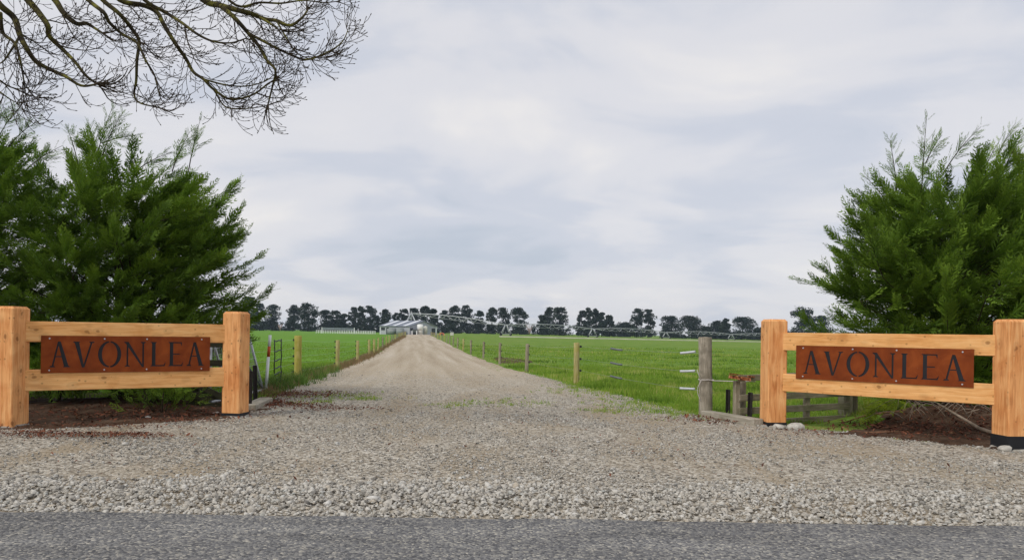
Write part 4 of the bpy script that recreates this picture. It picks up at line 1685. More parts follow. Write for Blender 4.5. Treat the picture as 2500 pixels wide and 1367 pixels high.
def front(n, w, z0, z1, wind, seed, yf=1.3):
    r_ = np.random.default_rng(seed)
    return [(r_.uniform(-w, w), -r_.uniform(0.3, yf), r_.uniform(z0, z1), (wind + r_.uniform(-0.5, 0.5), -0.45 + r_.uniform(-0.2, 0.3), r_.uniform(-0.05, 0.5))) for _ in range(n)]


def flank(n, sgn, w0, w1, z0, z1, seed):
    r_ = np.random.default_rng(seed)
    out = []
    for _ in range(n):
        z = r_.uniform(z0, z1)
        k = 1.0 - 0.35 * (z - z0) / (z1 - z0)
        out.append((sgn * r_.uniform(w0, w1) * k, r_.uniform(-1.0, 0.6), z, (sgn * 0.85, -0.1 + r_.uniform(-0.25, 0.25), 0.12 + 0.25 * (z - z0) / (z1 - z0) + r_.uniform(-0.12, 0.2))))
    return out


def lead_px(base, spec, Y):
    out = []
    for (ax, ay, bx_, by_) in spec:
        a, b = at(ax, ay, Y), at(bx_, by_, Y)
        z0 = gzf(*base)
        out.append((a.x - base[0], a.y - base[1], a.z - z0, b.x - base[0], b.y - base[1], b.z - z0))
    return out


LB = (at(318, 1000, 14.1).x, 14.1)
cypress(LB, [(0.25, 1.5), (1.3, 1.85), (2.0, 1.9), (2.7, 1.75), (3.3, 1.68), (3.8, 1.45), (4.1, 1.0), (4.3, 0.5)], 0.42,
        'wind-swept dark green cypress tree behind the hedge-side sign, nearer the drive', 'cypress_leaf', 300,
        lead_px(LB, [(235, 395, 215, 300), (235, 390, 275, 262), (250, 380, 300, 275), (190, 400, 165, 318), (460, 420, 490, 290), (420, 420, 465, 320), (250, 350, 345, 330), (330, 420, 420, 372)], 14.0), 3, extra=skirts(40, 1.6, 1.55, 1) + front(70, 1.3, 0.9, 3.7, 0.6, 5) + flank(45, 1, 1.0, 1.95, 0.9, 3.8, 11))
LB2 = (at(-95, 1000, 13.9).x, 13.9)
cypress(LB2, [(0.25, 1.4), (1.5, 1.6), (2.5, 1.75), (3.4, 1.7), (4.0, 1.35), (4.5, 0.9), (4.75, 0.35)], 0.42,
        'dark green cypress tree cut by the frame edge behind the hedge-side sign', 'cypress_leaf', 300,
        lead_px(LB2, [(-20, 380, 15, 235), (-10, 350, 45, 265), (20, 360, 95, 295), (60, 420, 155, 355)], 13.8), 7, extra=skirts(25, 1.6, 1.4, 2) + front(40, 1.2, 0.9, 3.9, 0.6, 6))
RB = (at(2335, 1000, 13.3).x, 13.3)
cypress(RB, [(0.4, 1.7), (1.4, 2.1), (2.0, 2.10), (2.6, 2.05), (3.1, 1.9), (3.55, 1.6), (3.85, 1.15), (4.05, 0.5)], 0.10,
        'bushy mid-green cypress tree behind the strainer-side sign', 'cypress_leaf', 320,
        lead_px(RB, [(2248, 500, 2262, 290), (2190, 470, 2172, 340), (2300, 430, 2395, 310), (2180, 520, 2110, 430), (2260, 400, 2300, 330)], 13.1), 15, ecc=0.9, extra=skirts(16, 1.5, 1.0, 3) + front(60, 1.5, 1.0, 3.5, 0.3, 7) + flank(60, -1, 1.0, 2.15, 0.9, 3.7, 12))
RB2 = (at(2560, 1000, 14.2).x, 14.2)
cypress(RB2, [(0.4, 1.5), (1.5, 1.9), (2.4, 2.1), (3.1, 1.95), (3.7, 1.6), (4.2, 1.0), (4.5, 0.4)], 0.25,
        'yellower lime-green cypress tree at the frame edge behind the strainer-side sign', 'cypress_lime', 300,
        lead_px(RB2, [(2420, 420, 2480, 300), (2440, 440, 2500, 330), (2390, 450, 2440, 345)], 14.0), 23)


def small_shrub(name, base, h, w, n, mat, label, seed, wind=0.2, cat='shrub'):
    global rng
    keep = rng
    rng = np.random.default_rng(seed)
    bz = gzf(*base)
    root = empty(name, (base[0], base[1], bz))
    tag(root, label, cat)
    P = np.stack([rng.normal(0, w * 0.35, n), rng.normal(0, w * 0.2, n), rng.uniform(0.05, h * 0.75, n)], 1)
    D = np.stack([P[:, 0] * 1.2 + wind + rng.normal(0, 0.25, n), P[:, 1] * 1.2 - 0.25 + rng.normal(0, 0.25, n), rng.uniform(0.05, 0.6, n)], 1)
    L = rng.uniform(0.14, 0.34, n)
    link_mesh('foliage', fronds_mesh('foliage', P, D, L, rng.uniform(0.1, 1, n), FRONDS), MATS[mat], root)
    s = MB()
    for k in range(5):
        a = rng.uniform(-0.3, 0.3)
        s.tube([(a * 0.3, 0, -0.05), (a, 0.0, h * 0.4), (a * 1.4 + 0.05, -0.05, h * 0.75)], [0.012, 0.009, 0.004], 4)
    s.build('stems', MATS['bark_dark'], root)
    rng = keep


c = gp(400, 1008)
small_shrub('low_shrub', (c.x, c.y - 0.05), 0.52, 0.85, 120, 'cypress_leaf', 'low green shrub poking out under the lower rail of the hedge-side sign', 4)
c = gp(110, 1000)
small_shrub('low_shrub', (c.x - 0.4, c.y + 0.9), 0.95, 0.9, 80, 'weed_leaf', 'green bush glimpsed between the rails beside the post at the frame edge', 5, 0.0)
c = at(2150, 990, 11.75)
q0 = np.array([0.0, 0.0, 0.0])
hang = empty('hanging_spray', (c.x, c.y, gzf(c.x, c.y)))
tag(hang, 'lime green cypress spray drooping under the strainer-side sign', 'branch')
P, D, L = [], [], []
hb = MB()
tipb, rootb = np.array([-0.34, -0.25, 0.10]), np.array([0.8, 0.3, 0.36])
mb_ = np.array([0.1, -0.15, 0.44])
hb.tube([Vector(x_) for x_ in bez(rootb, mb_, tipb, 8)], [0.012 - 0.0012 * k for k in range(8)], 4)
for k in range(60):
    t = rng.uniform(0.25, 1)
    P.append((1 - t) ** 2 * rootb + 2 * t * (1 - t) * mb_ + t * t * tipb)
    D.append(np.array([-0.45, -0.2, -0.32]) + rng.normal(0, 0.33, 3))
    L.append(rng.uniform(0.18, 0.34))
link_mesh('foliage', fronds_mesh('foliage', np.array(P), np.array(D), np.array(L), rng.uniform(0, 1, 60), FRONDS), MATS['lime_spray'], hang)
hb.build('stem', MATS['bark_dark'], hang)

# fallen dead branch and bare tangle under the right tree
db = empty('dead_branch', (6.7, 11.2, gzf(6.7, 11.2)))
tag(db, 'bare fallen branch with tangled grey twigs on the soil by the post', 'branch')
dbo = Vector(db.location)
MB().tube([at(2290, 985, 11.6) - dbo, at(2340, 1015, 11.1) - dbo, at(2390, 1045, 10.6) - dbo, at(2440, 1062, 10.3) - dbo], [0.012, 0.02, 0.026, 0.03], 6).build('limb', MATS['dead_twig'], db)
tw = MB()
for k in range(46):
    x0, y0 = random.uniform(2200, 2430), random.uniform(965, 1030)
    Y0 = random.uniform(10.9, 12.0)
    a = at(x0, y0, Y0)
    a.z = max(a.z, gzf(a.x, a.y) + 0.02)
    L0 = random.uniform(0.3, 0.8)
    an = random.uniform(-0.9, 0.9)
    s_ = random.choice((-1, 1))
    pts = []
    for q_ in range(7):
        t = q_ / 6
        pts.append(a + Vector((s_ * L0 * t * math.cos(an), 0.15 * math.sin(5 * t + k) * t, L0 * 0.55 * t * math.sin(an) + 0.18 * math.sin(math.pi * t))) - dbo)
    for q_ in range(7):
        w_ = pts[q_] + dbo
        pts[q_].z = max(pts[q_].z, gzf(w_.x, w_.y) + 0.02 - dbo.z)
    tw.tube(pts, [0.007 - 0.0007 * q_ for q_ in range(7)], 3)
tw.build('twigs', MATS['dead_twig'], db)
rt = MB()
for pp in ([(2050, 1040), (2110, 1020), (2160, 1012), (2210, 1008)], [(2120, 1038), (2150, 1052), (2190, 1046), (2240, 1030)], [(2070, 1057), (2120, 1062), (2170, 1060), (2230, 1058)]):
    pts = []
    for q_ in pp:
        g_ = gp(*q_)
        pts.append(g_ + Vector((0, 0, 0.035)))
    rt.tube(pts, [0.006, 0.016, 0.016, 0.007], 6)
tag(rt.build('exposed_roots', MATS['root_bark']), 'reddish exposed roots on the soil bank under the strainer-side sign', 'roots')


# rocks
def rock(px_, py_, s, label, mat='concrete', seed=0):
    b = gp(px_, py_)
    r_ = random.Random(seed)
    bm = bmesh.new()
    bmesh.ops.create_icosphere(bm, subdivisions=2, radius=1)
    for v in bm.verts:
        k = 1 + 0.22 * math.sin(v.co.x * 3 + seed) * math.cos(v.co.y * 4 + seed) + r_.uniform(-0.08, 0.08)
        v.co = Vector((v.co.x * s * 1.3 * k, v.co.y * s * k, v.co.z * s * 0.62 * k))
    for f in bm.faces:
        f.smooth = True
    me = bpy.data.meshes.new('rock')
    bm.to_mesh(me)
    bm.free()
    o = link_mesh('rock', me, MATS[mat], None, (b.x, b.y, b.z + s * 0.30 + 0.01), r_.uniform(0, 3))
    tag(o, label, 'rock')


rock(1945, 1050, 0.11, 'pale rubble lump at the foot of the drive-side post near the strainer', seed=1)
rock(1902, 1047, 0.07, 'smaller pale rubble lump touching the black base of the drive-side post', seed=6)
rock(2454, 1102, 0.075, 'pale stone against the black base of the post at the frame edge', seed=2)
rock(361, 1023, 0.045, 'small white stone on the soil under the low shrub', seed=3)
rock(718, 938, 0.11, 'grey stone at the gravel edge just before the mossy fence post', seed=4)
rock(528, 1013, 0.05, 'white stone on the soil at the foot of the dark rail fence', seed=5)

# ------------------------------------------------------------------ bare roadside tree, limbs hanging in from above
TB = Vector((-9.2, 8.8, 0))
bare = empty('bare_tree', TB)
tag(bare, 'leafless mossy roadside tree whose drooping twigs hang across the sky', 'tree')
tk = MB()
tk.tube([(0, 0, -0.2), (0.05, 0, 1.5), (-0.1, 0.1, 3.5), (0.1, 0.0, 5.5), (0.3, 0.05, 7.2), (0.6, 0, 8.6)], [0.42, 0.33, 0.28, 0.23, 0.17, 0.10], 10)
tk.build('trunk', MATS['moss_bark'], bare)
ZS = 2.841
BR = [
    ([(0, 40), (100, 130), (140, 250), (180, 330), (250, 430), (340, 480), (450, 530), (560, 595), (650, 590)], 8.6, 0.034),
    ([(190, 0), (260, 80), (330, 180), (340, 250), (430, 340), (520, 430), (600, 530), (685, 590)], 9.1, 0.036),
    ([(380, 0), (440, 90), (530, 165), (600, 165), (660, 200), (715, 235)], 9.4, 0.034),
    ([(610, 0), (720, 90), (760, 160), (850, 240), (950, 300), (1010, 420), (1070, 520), (1090, 600)], 8.8, 0.022),
    ([(710, 0), (830, 100), (920, 210), (965, 290), (950, 420), (945, 560), (930, 650), (960, 710), (1060, 740)], 9.0, 0.024),
    ([(830, 0), (1000, 40), (1090, 90), (1140, 180), (1220, 310), (1290, 410), (1340, 500), (1410, 550), (1480, 620), (1600, 690), (1750, 660), (1860, 580)], 9.2, 0.028),
    ([(1000, 0), (1150, 90), (1260, 160), (1370, 240), (1480, 290), (1600, 300), (1700, 270)], 8.7, 0.020),
    ([(1410, 0), (1530, 40), (1640, 70), (1740, 95), (1840, 135), (1920, 145), (2010, 180), (2090, 130), (2130, 80)], 9.1, 0.034),
    ([(1740, 95), (1850, 150), (1935, 210)], 9.1, 0.020),
    ([(1530, 45), (1620, 120), (1720, 230), (1800, 330), (1850, 420), (1910, 490), (1890, 600), (1860, 720)], 9.0, 0.026),
    ([(1720, 230), (1850, 300), (1990, 370), (2130, 415), (2290, 355), (2375, 290), (2412, 215)], 9.0, 0.016),
    ([(1640, 40), (1800, 20), (1950, 25), (2100, 5), (2240, 20), (2340, 12)], 9.4, 0.014),
    ([(0, 90), (20, 230), (100, 300), (140, 420), (165, 560)], 8.4, 0.022),
    ([(1410, 550), (1560, 590), (1700, 600), (1830, 570), (1900, 520)], 9.2, 0.011),
    ([(1490, 630), (1560, 740), (1680, 755), (1820, 740), (1940, 700)], 9.2, 0.010),
    ([(140, 250), (90, 330), (30, 420), (-20, 450)], 8.5, 0.014),
    ([(1920, 150), (1990, 270), (2060, 370), (2180, 420), (2250, 415)], 9.1, 0.010),
    ([(0, 560), (60, 600), (140, 620), (205, 605)], 8.5, 0.010),
    ([(0, 640), (70, 690), (130, 715), (195, 700)], 8.5, 0.008),
]
rb_ = random.Random(77)
TWN = [0]


def catmull(pts, per=5):
    out = []
    n = len(pts)
    for i in range(n - 1):
        p0, p1, p2, p3 = pts[max(i - 1, 0)], pts[i], pts[i + 1], pts[min(i + 2, n - 1)]
        for k in range(per):
            t = k / per
            out.append(0.5 * ((2 * p1) + (-p0 + p2) * t + (2 * p0 - 5 * p1 + 4 * p2 - p3) * t * t + (-p0 + 3 * p1 - 3 * p2 + p3) * t ** 3))
    out.append(pts[-1])
    return out


def twig(mb, start, d, ln, r0, level):
    """a shoot that first hangs on with its parent, then hooks upward and ends in a bud"""
    n = max(4, int(ln / 0.055))
    p_ = Vector(start)
    d = d.normalized()
    pts, rad = [p_.copy()], [r0]
    up = rb_.uniform(0.10, 0.30) * (0.055 / 0.05)
    wob = Vector((rb_.uniform(-1, 1), rb_.uniform(-1, 1), rb_.uniform(-1, 1))) * 0.07
    for k in range(n):
        t = k / n
        d = (d + Vector((0.03, 0, (-0.06 if t < 0.35 else up))) + wob * math.sin(k * 1.9) + Vector((rb_.gauss(0, 0.06), rb_.gauss(0, 0.06), rb_.gauss(0, 0.06)))).normalized()
        p_ = p_ + d * (ln / n)
        pts.append(p_.copy())
        rad.append(max(0.0034, r0 * (1 - 0.6 * (k + 1) / n)))
    mb.tube(pts, rad, 4 if level == 1 else 3, cap=False)
    # bud
    if level >= 2 or rb_.random() < 0.8:
        e = pts[-1]
        mb.tube([e, e + d * 0.012, e + d * 0.028], [0.0040, 0.0070, 0.001], 3, cap=False)
    TWN[0] += 1
    if level < 3:
        step = 0.105 if level == 1 else 0.11
        s = rb_.uniform(0.08, 0.16)
        while s < ln * 0.97:
            i = min(len(pts) - 2, int(s / ln * n))
            tg = (pts[i + 1] - pts[i]).normalized()
            sd = Vector((rb_.gauss(0.1, 1), rb_.gauss(0, 0.8), rb_.gauss(0.25, 0.8)))
            sd = (sd - tg * sd.dot(tg)).normalized()
            l2 = (rb_.uniform(0.16, 0.42) if level == 1 else rb_.uniform(0.06, 0.20)) * (1.1 - 0.5 * s / ln)
            twig(mb, pts[i], tg * 0.8 + sd * 0.75, l2, max(0.0028, rad[i] * 0.6), level + 1)
            s += step * rb_.uniform(0.7, 1.4)


for bi, (pp, Yb, r0) in enumerate(BR):
    pts = [at(x / ZS, y / ZS, Yb + 0.10 * math.sin(i * 1.7 + bi)) for i, (x, y) in enumerate(pp)]
    pre = []
    if pp[0][1] <= 45 and r0 > 0.0135 and pp[0] not in ((1530, 45),):
        # carry the limb back up over the frame to the trunk
        a = TB + Vector((0.2, 0, 6.0 + 0.25 * (bi % 8)))
        b = pts[0]
        m_ = a.lerp(b, 0.55) + Vector((0, 0, 1.2 + 0.05 * bi))
        pre = [a.lerp(m_, t).lerp(m_.lerp(b, t), t) for t in (0, 0.2, 0.4, 0.6, 0.8, 0.93)]
    r0 *= 1.15
    cur = catmull(pre + pts, 5)
    m_ = len(cur)
    npre = len(pre) * 5
    rad = []
    for i in range(m_):
        if i < npre:
            rad.append(r0 * (1.0 + 1.3 * (1 - i / max(1, npre))))
        else:
            t = (i - npre) / max(1, m_ - npre)
            rad.append(r0 * (1 - 0.72 * t))
    rel = [c_ - TB for c_ in cur]
    br = MB().tube(rel, rad, 7)
    ob = br.build('branch', MATS['moss_bark'], bare)
    tm = MB()
    i = npre + 1
    acc = 0.0
    nxt = 0.05
    while i < m_ - 1:
        seg = (rel[i + 1] - rel[i])
        acc += seg.length
        if acc > nxt:
            acc = 0
            nxt = rb_.uniform(0.055, 0.13)
            t = (i - npre) / max(1, m_ - npre)
            tg = seg.normalized()
            sd = Vector((rb_.gauss(0.25, 1), rb_.gauss(0, 0.9), rb_.gauss(-0.1, 0.9)))
            sd = (sd - tg * sd.dot(tg)).normalized()
            ln = rb_.uniform(0.25, 0.62) * (1.0 - 0.35 * t)
            big = rb_.random() < 0.16
            twig(tm, rel[i], tg * 0.75 + sd * 0.8, ln * (1.5 if big else 1), rb_.uniform(0.0045, 0.007) * (1.4 if big else 1), 1)
        i += 1
    for k in range(3):
        tg = (rel[-1] - rel[-2]).normalized()
        twig(tm, rel[-1], tg + Vector((rb_.gauss(0, 0.35), rb_.gauss(0, 0.35), rb_.gauss(0.1, 0.35))), rb_.uniform(0.2, 0.45), max(0.004, rad[-1]), 1)
    if tm.v:
        tag(tm.build('twigs', MATS['bark_dark'], ob), kind='stuff')

# ------------------------------------------------------------------ far tree line
ORD = ['first', 'second', 'third', 'fourth', 'fifth', 'sixth', 'seventh', 'eighth', 'ninth', 'tenth', 'eleventh', 'twelfth', 'thirteenth', 'fourteenth', 'fifteenth', 'sixteenth', 'seventeenth',
       'eighteenth', 'nineteenth', 'twentieth']
FT = [(560, 598, 748), (592, 626, 724), (618, 650, 741), (644, 684, 743), (698, 732, 744), (730, 773, 738), (778, 812, 757), (806, 834, 758), (828, 850, 766), (850, 874, 750), (868, 891, 748),
      (886, 920, 746), (912, 930, 771), (927, 956, 755), (958, 975, 764), (970, 996, 751), (993, 1022, 752), (1021, 1052, 747), (1048, 1068, 753), (1074, 1100, 758), (1092, 1128, 746), (1122, 1155, 745),
      (1155, 1181, 758), (1186, 1213, 749), (1212, 1244, 751), (1250, 1287, 750), (1314, 1338, 769), (1328, 1354, 750), (1346, 1386, 750), (1407, 1432, 758), (1424, 1452, 750), (1444, 1466, 753),
      (1458, 1480, 763), (1474, 1501, 769), (1500, 1540, 786), (1538, 1571, 753), (1567, 1597, 755), (1612, 1666, 770), (1660, 1717, 770), (1714, 1738, 797), (1731, 1764, 783), (1756, 1784, 778),
      (1782, 1842, 773), (1840, 1872, 799), (1926, 1990, 748), (1984, 2024, 770)]


def clump_faces(centers, radii, per, size, seed, squash=0.62):
    r_ = np.random.default_rng(seed)
    n = len(centers)
    N = n * per
    d = r_.normal(0, 1, (N, 3))
    d /= np.linalg.norm(d, axis=1, keepdims=True)
    rad = np.repeat(radii, per) * r_.uniform(0.35, 1.05, N) ** 0.6
    P = np.repeat(centers, per, 0) + d * rad[:, None] * np.array([1, 1, squash])
    a = r_.normal(0, 1, (N, 3))
    b = r_.normal(0, 1, (N, 3))
    a /= np.linalg.norm(a, axis=1, keepdims=True)
    b /= np.linalg.norm(b, axis=1, keepdims=True)
    s = size * r_.uniform(0.5, 1.3, N)[:, None]
    V = np.stack([P - a * s, P + b * s * 0.8, P + a * s - b * s * 0.4], 1)
    t = np.clip(np.repeat(r_.uniform(0.1, 0.9, n), per) + r_.normal(0, 0.15, N), 0, 1)
    return V.reshape(-1, 3), np.arange(N * 3).reshape(-1, 3), np.repeat(t, 3)


for i, (x0, x1, yt) in enumerate(FT):
    r_ = np.random.default_rng(100 + i)
    Y = 470 + (i * 37) % 60
    s_ = Y / F
    hz = HY + ROLL * ((x0 + x1) / 2 - CX)
    bx = ((x0 + x1) / 2 - CX) * s_
    bz = gzf(bx, Y)
    H = (hz - yt) * s_ + CH - bz
    Wd = (x1 - x0) * s_
    root = empty('pine_tree', (bx, Y, bz))
    side = 'left' if i < 23 else 'right'
    k = i if i < 23 else len(FT) - 1 - i
    nm = ORD[k] if k < 20 else {20: 'twenty-first', 21: 'twenty-second', 22: 'twenty-third'}[k]
    desc = 'broad' if Wd > 10.5 else ('low' if H < 12 else 'tall')
    tag(root, '%s dark %s, %s from the %s end of the far row of pines' % (desc, 'pine' , nm, side), 'tree', 'dark pines across the far fields')
    hgt = H
    MB().tube([(0, 0, -0.5), (0.1, 0, hgt * 0.4), (-0.1, 0, hgt * 0.8)], [0.45, 0.33, 0.12], 6).build('trunk', MATS['pine_bark'], root)
    # a rounded head on top of tiers of irregular clumps
    nc = int(34 + Wd * 2.4)
    u = r_.uniform(0.02, 1.0, nc)
    prof = np.interp(u, [0, 0.12, 0.35, 0.62, 0.82, 0.95, 1.0], [0.98, 0.95, 0.85, 0.95, 0.82, 0.45, 0.15]) * Wd / 2
    lop = 0.15 * Wd * np.sin(u * 5 + i)
    cx_ = r_.uniform(-1, 1, nc) * prof * 0.85 + lop * 0.5
    cy_ = r_.uniform(-1, 1, nc) * prof * 0.6
    rr = np.clip(r_.uniform(0.15, 0.27, nc) * Wd, 1.0, 2.9)
    cz_ = np.minimum(u * hgt, hgt - rr * 0.62)
    V, Fc, T = clump_faces(np.stack([cx_, cy_, cz_], 1), rr, 62, 0.68, 200 + i)
    V[:, 2] = np.maximum(V[:, 2], 0.0)
    link_mesh('crown', np_mesh('crown', V, Fc, {'tint': T, 'tip': np.zeros(len(V))}), MATS['pine_leaf'], root)

# dark understorey along the foot of the rows
HEDGE = [(545, 690, 781), (690, 776, 784), (776, 1068, 784), (1068, 1300, 782), (1300, 1400, 790), (1400, 1600, 788), (1612, 1745, 798), (1745, 1880, 803), (1920, 2040, 792)]
for i, (x0, x1, yt) in enumerate(HEDGE):
    r_ = np.random.default_rng(300 + i)
    Y = 535
    s_ = Y / F
    xa, xb = (x0 - CX) * s_, (x1 - CX) * s_
    n = int((xb - xa) * 1.5)
    X = r_.uniform(xa, xb, n)
    hz = HY + ROLL * ((x0 + x1) / 2 - CX)
    gzv = gz(X, np.full(n, Y))
    top = (HY + ROLL * (X / s_) - yt - 0.0145 * 0) * s_ + CH - gzv
    top = np.clip(top, 1.5, None) * (0.8 + 0.35 * np.sin(X * 0.21 + i) * np.sin(X * 0.057))
    cz_ = r_.uniform(0.05, 1.0, n) * np.maximum(top - 1.0, 0.8)
    V, Fc, T = clump_faces(np.stack([X, Y + r_.normal(0, 1.5, n), cz_ + gzv], 1), r_.uniform(1.4, 2.4, n), 44, 0.75, 400 + i, 0.8)
    V[:, 2] = np.maximum(V[:, 2], np.interp(V[:, 0], np.sort(X), gzv[np.argsort(X)]))
    ob = link_mesh('shelter_hedge', np_mesh('shelter_hedge', V, Fc, {'tint': T * 0.7, 'tip': np.zeros(len(V))}), MATS['pine_leaf'])
    tag(ob, 'stretch %s of dark undergrowth along the foot of the far pines, counted from the left' % ORD[i], 'hedge', 'undergrowth below the far pines', kind='stuff')
# pale bare bush in a gap
for px_, py_, lab in ((684, 800, 'pale pinkish bare bush in a gap of the far pines left of the long yard'), (1293, 795, 'pale bare bush in a gap of the far pines behind the irrigator')):
    q = gp(px_, 812 + (px_ - 1250) * 0.0145)
    Y = 455
    bx = (px_ - CX) / F * Y
    b = empty('bare_bush', (bx, Y, gzf(bx, Y)))
    tag(b, lab, 'bush')
    m_ = MB()
    r_ = random.Random(px_)
    for k in range(60):
        a, h = r_.uniform(0, 6.28), r_.uniform(2.5, 7.5 if px_ > 1000 else 5)
        m_.tube([(0, 0, 0), (math.cos(a) * h * 0.15, math.sin(a) * h * 0.15, h * 0.5), (math.cos(a) * h * 0.38, math.sin(a) * h * 0.3, h)], [0.10, 0.07, 0.04], 3)
    m_.build('stems', MATS['pink_twig'], b)

# ------------------------------------------------------------------ milking shed and yard
SH_Y = 268.0
s_ = SH_Y / F
corner = gp(1000, 815)
CXs = (1000 - CX) * s_
gs = gzf(CXs, SH_Y)
AL = R(35)
LEN, WID, EAVE, RISE = 83 * s_ / math.cos(AL), 58 * s_ / math.sin(AL), 3.15, 2.0
shed = empty('milking_shed', (CXs, SH_Y, gs), 0)
shed.rotation_euler = (0, 0, -AL)
tag(shed, 'grey gabled milking shed with pale skylight strips at the end of the drive', 'shed')
# local: long wall from (0,0) to (-LEN,0); gable wall from (0,0) to (0,WID)
w = MB()
w.add([(0, 0, 0), (-LEN, 0, 0), (-LEN, 0, EAVE), (0, 0, EAVE)], [(0, 1, 2, 3)])
w.add([(0, WID, 0), (-LEN, WID, 0), (-LEN, WID, EAVE), (0, WID, EAVE)], [(0, 3, 2, 1)])
w.build('wall', MATS['shed_wall'], shed)
for x_ in (0, -LEN):
    MB().add([(x_, 0, 0), (x_, WID, 0), (x_, WID, EAVE), (x_, WID / 2, EAVE + RISE), (x_, 0, EAVE)], [(0, 1, 2, 3, 4)]).build('gable', MATS['shed_gable'], shed)
OV = 0.35


def roofpt(x, v, lift=0.0):
    """v 0 at front eave .. 1 at ridge .. 2 back eave"""
    y = WID / 2 * v
    z = EAVE + RISE * (v if v <= 1 else 2 - v)
    return (x, y, z + lift)


for vv0, vv1 in ((-0.06, 1.0), (2.06, 1.0)):
    a, b, c_, d_ = roofpt(OV, vv0), roofpt(-LEN - OV, vv0), roofpt(-LEN - OV, vv1), roofpt(OV, vv1)
    up_ = 0.14
    vs = [a, b, c_, d_] + [(q_[0], q_[1], q_[2] + up_) for q_ in (a, b, c_, d_)]
    rfo = MB().add(vs, [(0, 1, 2, 3), (4, 7, 6, 5), (0, 4, 5, 1), (1, 5, 6, 2), (2, 6, 7, 3), (3, 7, 4, 0)]).build('roof', MATS['shed_roof'], shed)
    if vv0 < 0:
        for fx in (0.16, 0.50, 0.845):
            xk = -LEN * (1 - fx)
            q0_, q1_, q2_, q3_ = roofpt(xk - 0.75, -0.05, 0.16), roofpt(xk + 0.75, -0.05, 0.16), roofpt(xk + 0.75, 0.98, 0.16), roofpt(xk - 0.75, 0.98, 0.16)
            vs = [q0_, q1_, q2_, q3_] + [(q_[0], q_[1], q_[2] + 0.05) for q_ in (q0_, q1_, q2_, q3_)]
            MB().add(vs, [(0, 3, 2, 1), (4, 5, 6, 7), (0, 1, 5, 4), (1, 2, 6, 5), (2, 3, 7, 6), (3, 0, 4, 7)]).build('skylight', MATS['skylight'], rfo)
MB().bar((-LEN - OV, WID / 2, EAVE + RISE + 0.17), (OV, WID / 2, EAVE + RISE + 0.17), 0.5, 0.08).build('ridge_cap', MATS['shed_roof'], shed)
for z_ in (0.1,):
    for x_ in (OV + 0.03,):
        MB().bar(roofpt(x_, -0.06, 0.02), roofpt(x_, 1.0, 0.02), 0.06, 0.28).build('barge_board', MATS['shed_roof'], shed)
        MB().bar(roofpt(x_, 2.06, 0.02), roofpt(x_, 1.0, 0.02), 0.06, 0.28).build('barge_board', MATS['shed_roof'], shed)


def on_long(f0, f1, z0, z1, nm, mat, d=0.06):
    return MB().box((-LEN * (1 - (f0 + f1) / 2), -d / 2 - 0.01, (z0 + z1) / 2), (LEN * (f1 - f0), d, z1 - z0)).build(nm, MATS[mat], shed)


def on_gable(f0, f1, z0, z1, nm, mat, d=0.06):
    return MB().box((d / 2 + 0.01, WID * (f0 + f1) / 2, (z0 + z1) / 2), (d, WID * (f1 - f0), z1 - z0)).build(nm, MATS[mat], shed)


on_long(0.045, 0.175, 1.55, 2.55, 'window', 'dark_opening')
on_long(0.225, 0.31, 0.0, 2.6, 'door', 'dark_opening')
on_long(0.0, 0.025, 0.0, EAVE - 0.05, 'corner_flashing', 'skylight')
on_gable(0.02, 0.12, 1.5, 2.5, 'window', 'dark_opening')
on_gable(0.80, 0.93, 0.0, 2.5, 'door', 'dark_opening')
on_gable(0.955, 1.0, 0.0, EAVE - 0.05, 'corner_flashing', 'skylight')


def cyl(c_, r_, z0, z1, n=20, dome=0.0):
    m_ = MB()
    pts = [(c_[0], c_[1], z0), (c_[0], c_[1], z1)]
    rad = [r_, r_]
    if dome:
        pts += [(c_[0], c_[1], z1 + dome * 0.55), (c_[0], c_[1], z1 + dome)]
        rad += [r_ * 0.72, r_ * 0.12]
    m_.tube(pts, rad, n)
    return m_


def far_thing(name, px_, py_base, Y, label, cat):
    x = (px_ - CX) / F * Y
    e = empty(name, (x, Y, gzf(x, Y)))
    tag(e, label, cat)
    return e


t1 = far_thing('water_tank', 956.5, 812, SH_Y - 2.5 + 4.0, 'round grey water tank before the shed wall, next to its dark door', 'tank')
cyl((0, 0), 1.70, 0, 2.15).build('body', MATS['tank_grey'], t1)
MB().tube([(0, 0, 2.15), (0, 0, 2.42), (0, 0, 2.5)], [1.72, 0.8, 0.2], 20).build('lid', MATS['tank_grey'], t1)
t2 = far_thing('water_tank', 977, 813, SH_Y - 2.5 + 2.0, 'round grey water tank before the shed wall, nearer the gable end', 'tank')
cyl((0, 0), 1.45, 0, 2.15).build('body', MATS['tank_grey'], t2)
MB().tube([(0, 0, 2.15), (0, 0, 2.4), (0, 0, 2.48)], [1.47, 0.7, 0.2], 20).build('lid', MATS['tank_grey'], t2)
v1 = far_thing('milk_vat', 1025.5, 815, SH_Y + 1.2, 'tall white milk vat on a cream skirt before the gable end', 'tank')
cyl((0, 0), 1.10, 1.75, 3.75).build('body', MATS['tank_white'], v1)
cyl((0, 0), 0.98, 0.35, 1.75).build('skirt', MATS['tank_cream'], v1)
MB().box((0, 0, 0.17), (2.3, 2.3, 0.34)).build('plinth', MATS['concrete'], v1)
MB().tube([(0, 0, 3.75), (0, 0, 3.9), (0, 0, 3.95)], [1.1, 0.7, 0.1], 20).build('lid', MATS['tank_white'], v1)
v2 = far_thing('milk_vat', 1038.5, 815, SH_Y + 3.5, 'shorter cream milk vat beside the tall white one', 'tank')
cyl((0, 0), 0.72, 0.3, 3.0, dome=0.3).build('body', MATS['tank_cream'], v2)
MB().box((0, 0, 0.15), (1.6, 1.6, 0.3)).build('plinth', MATS['concrete'], v2)
si = far_thing('feed_silo', 1047, 812, SH_Y + 19, 'round steel feed silo with a cone top rising behind the shed roof', 'silo')
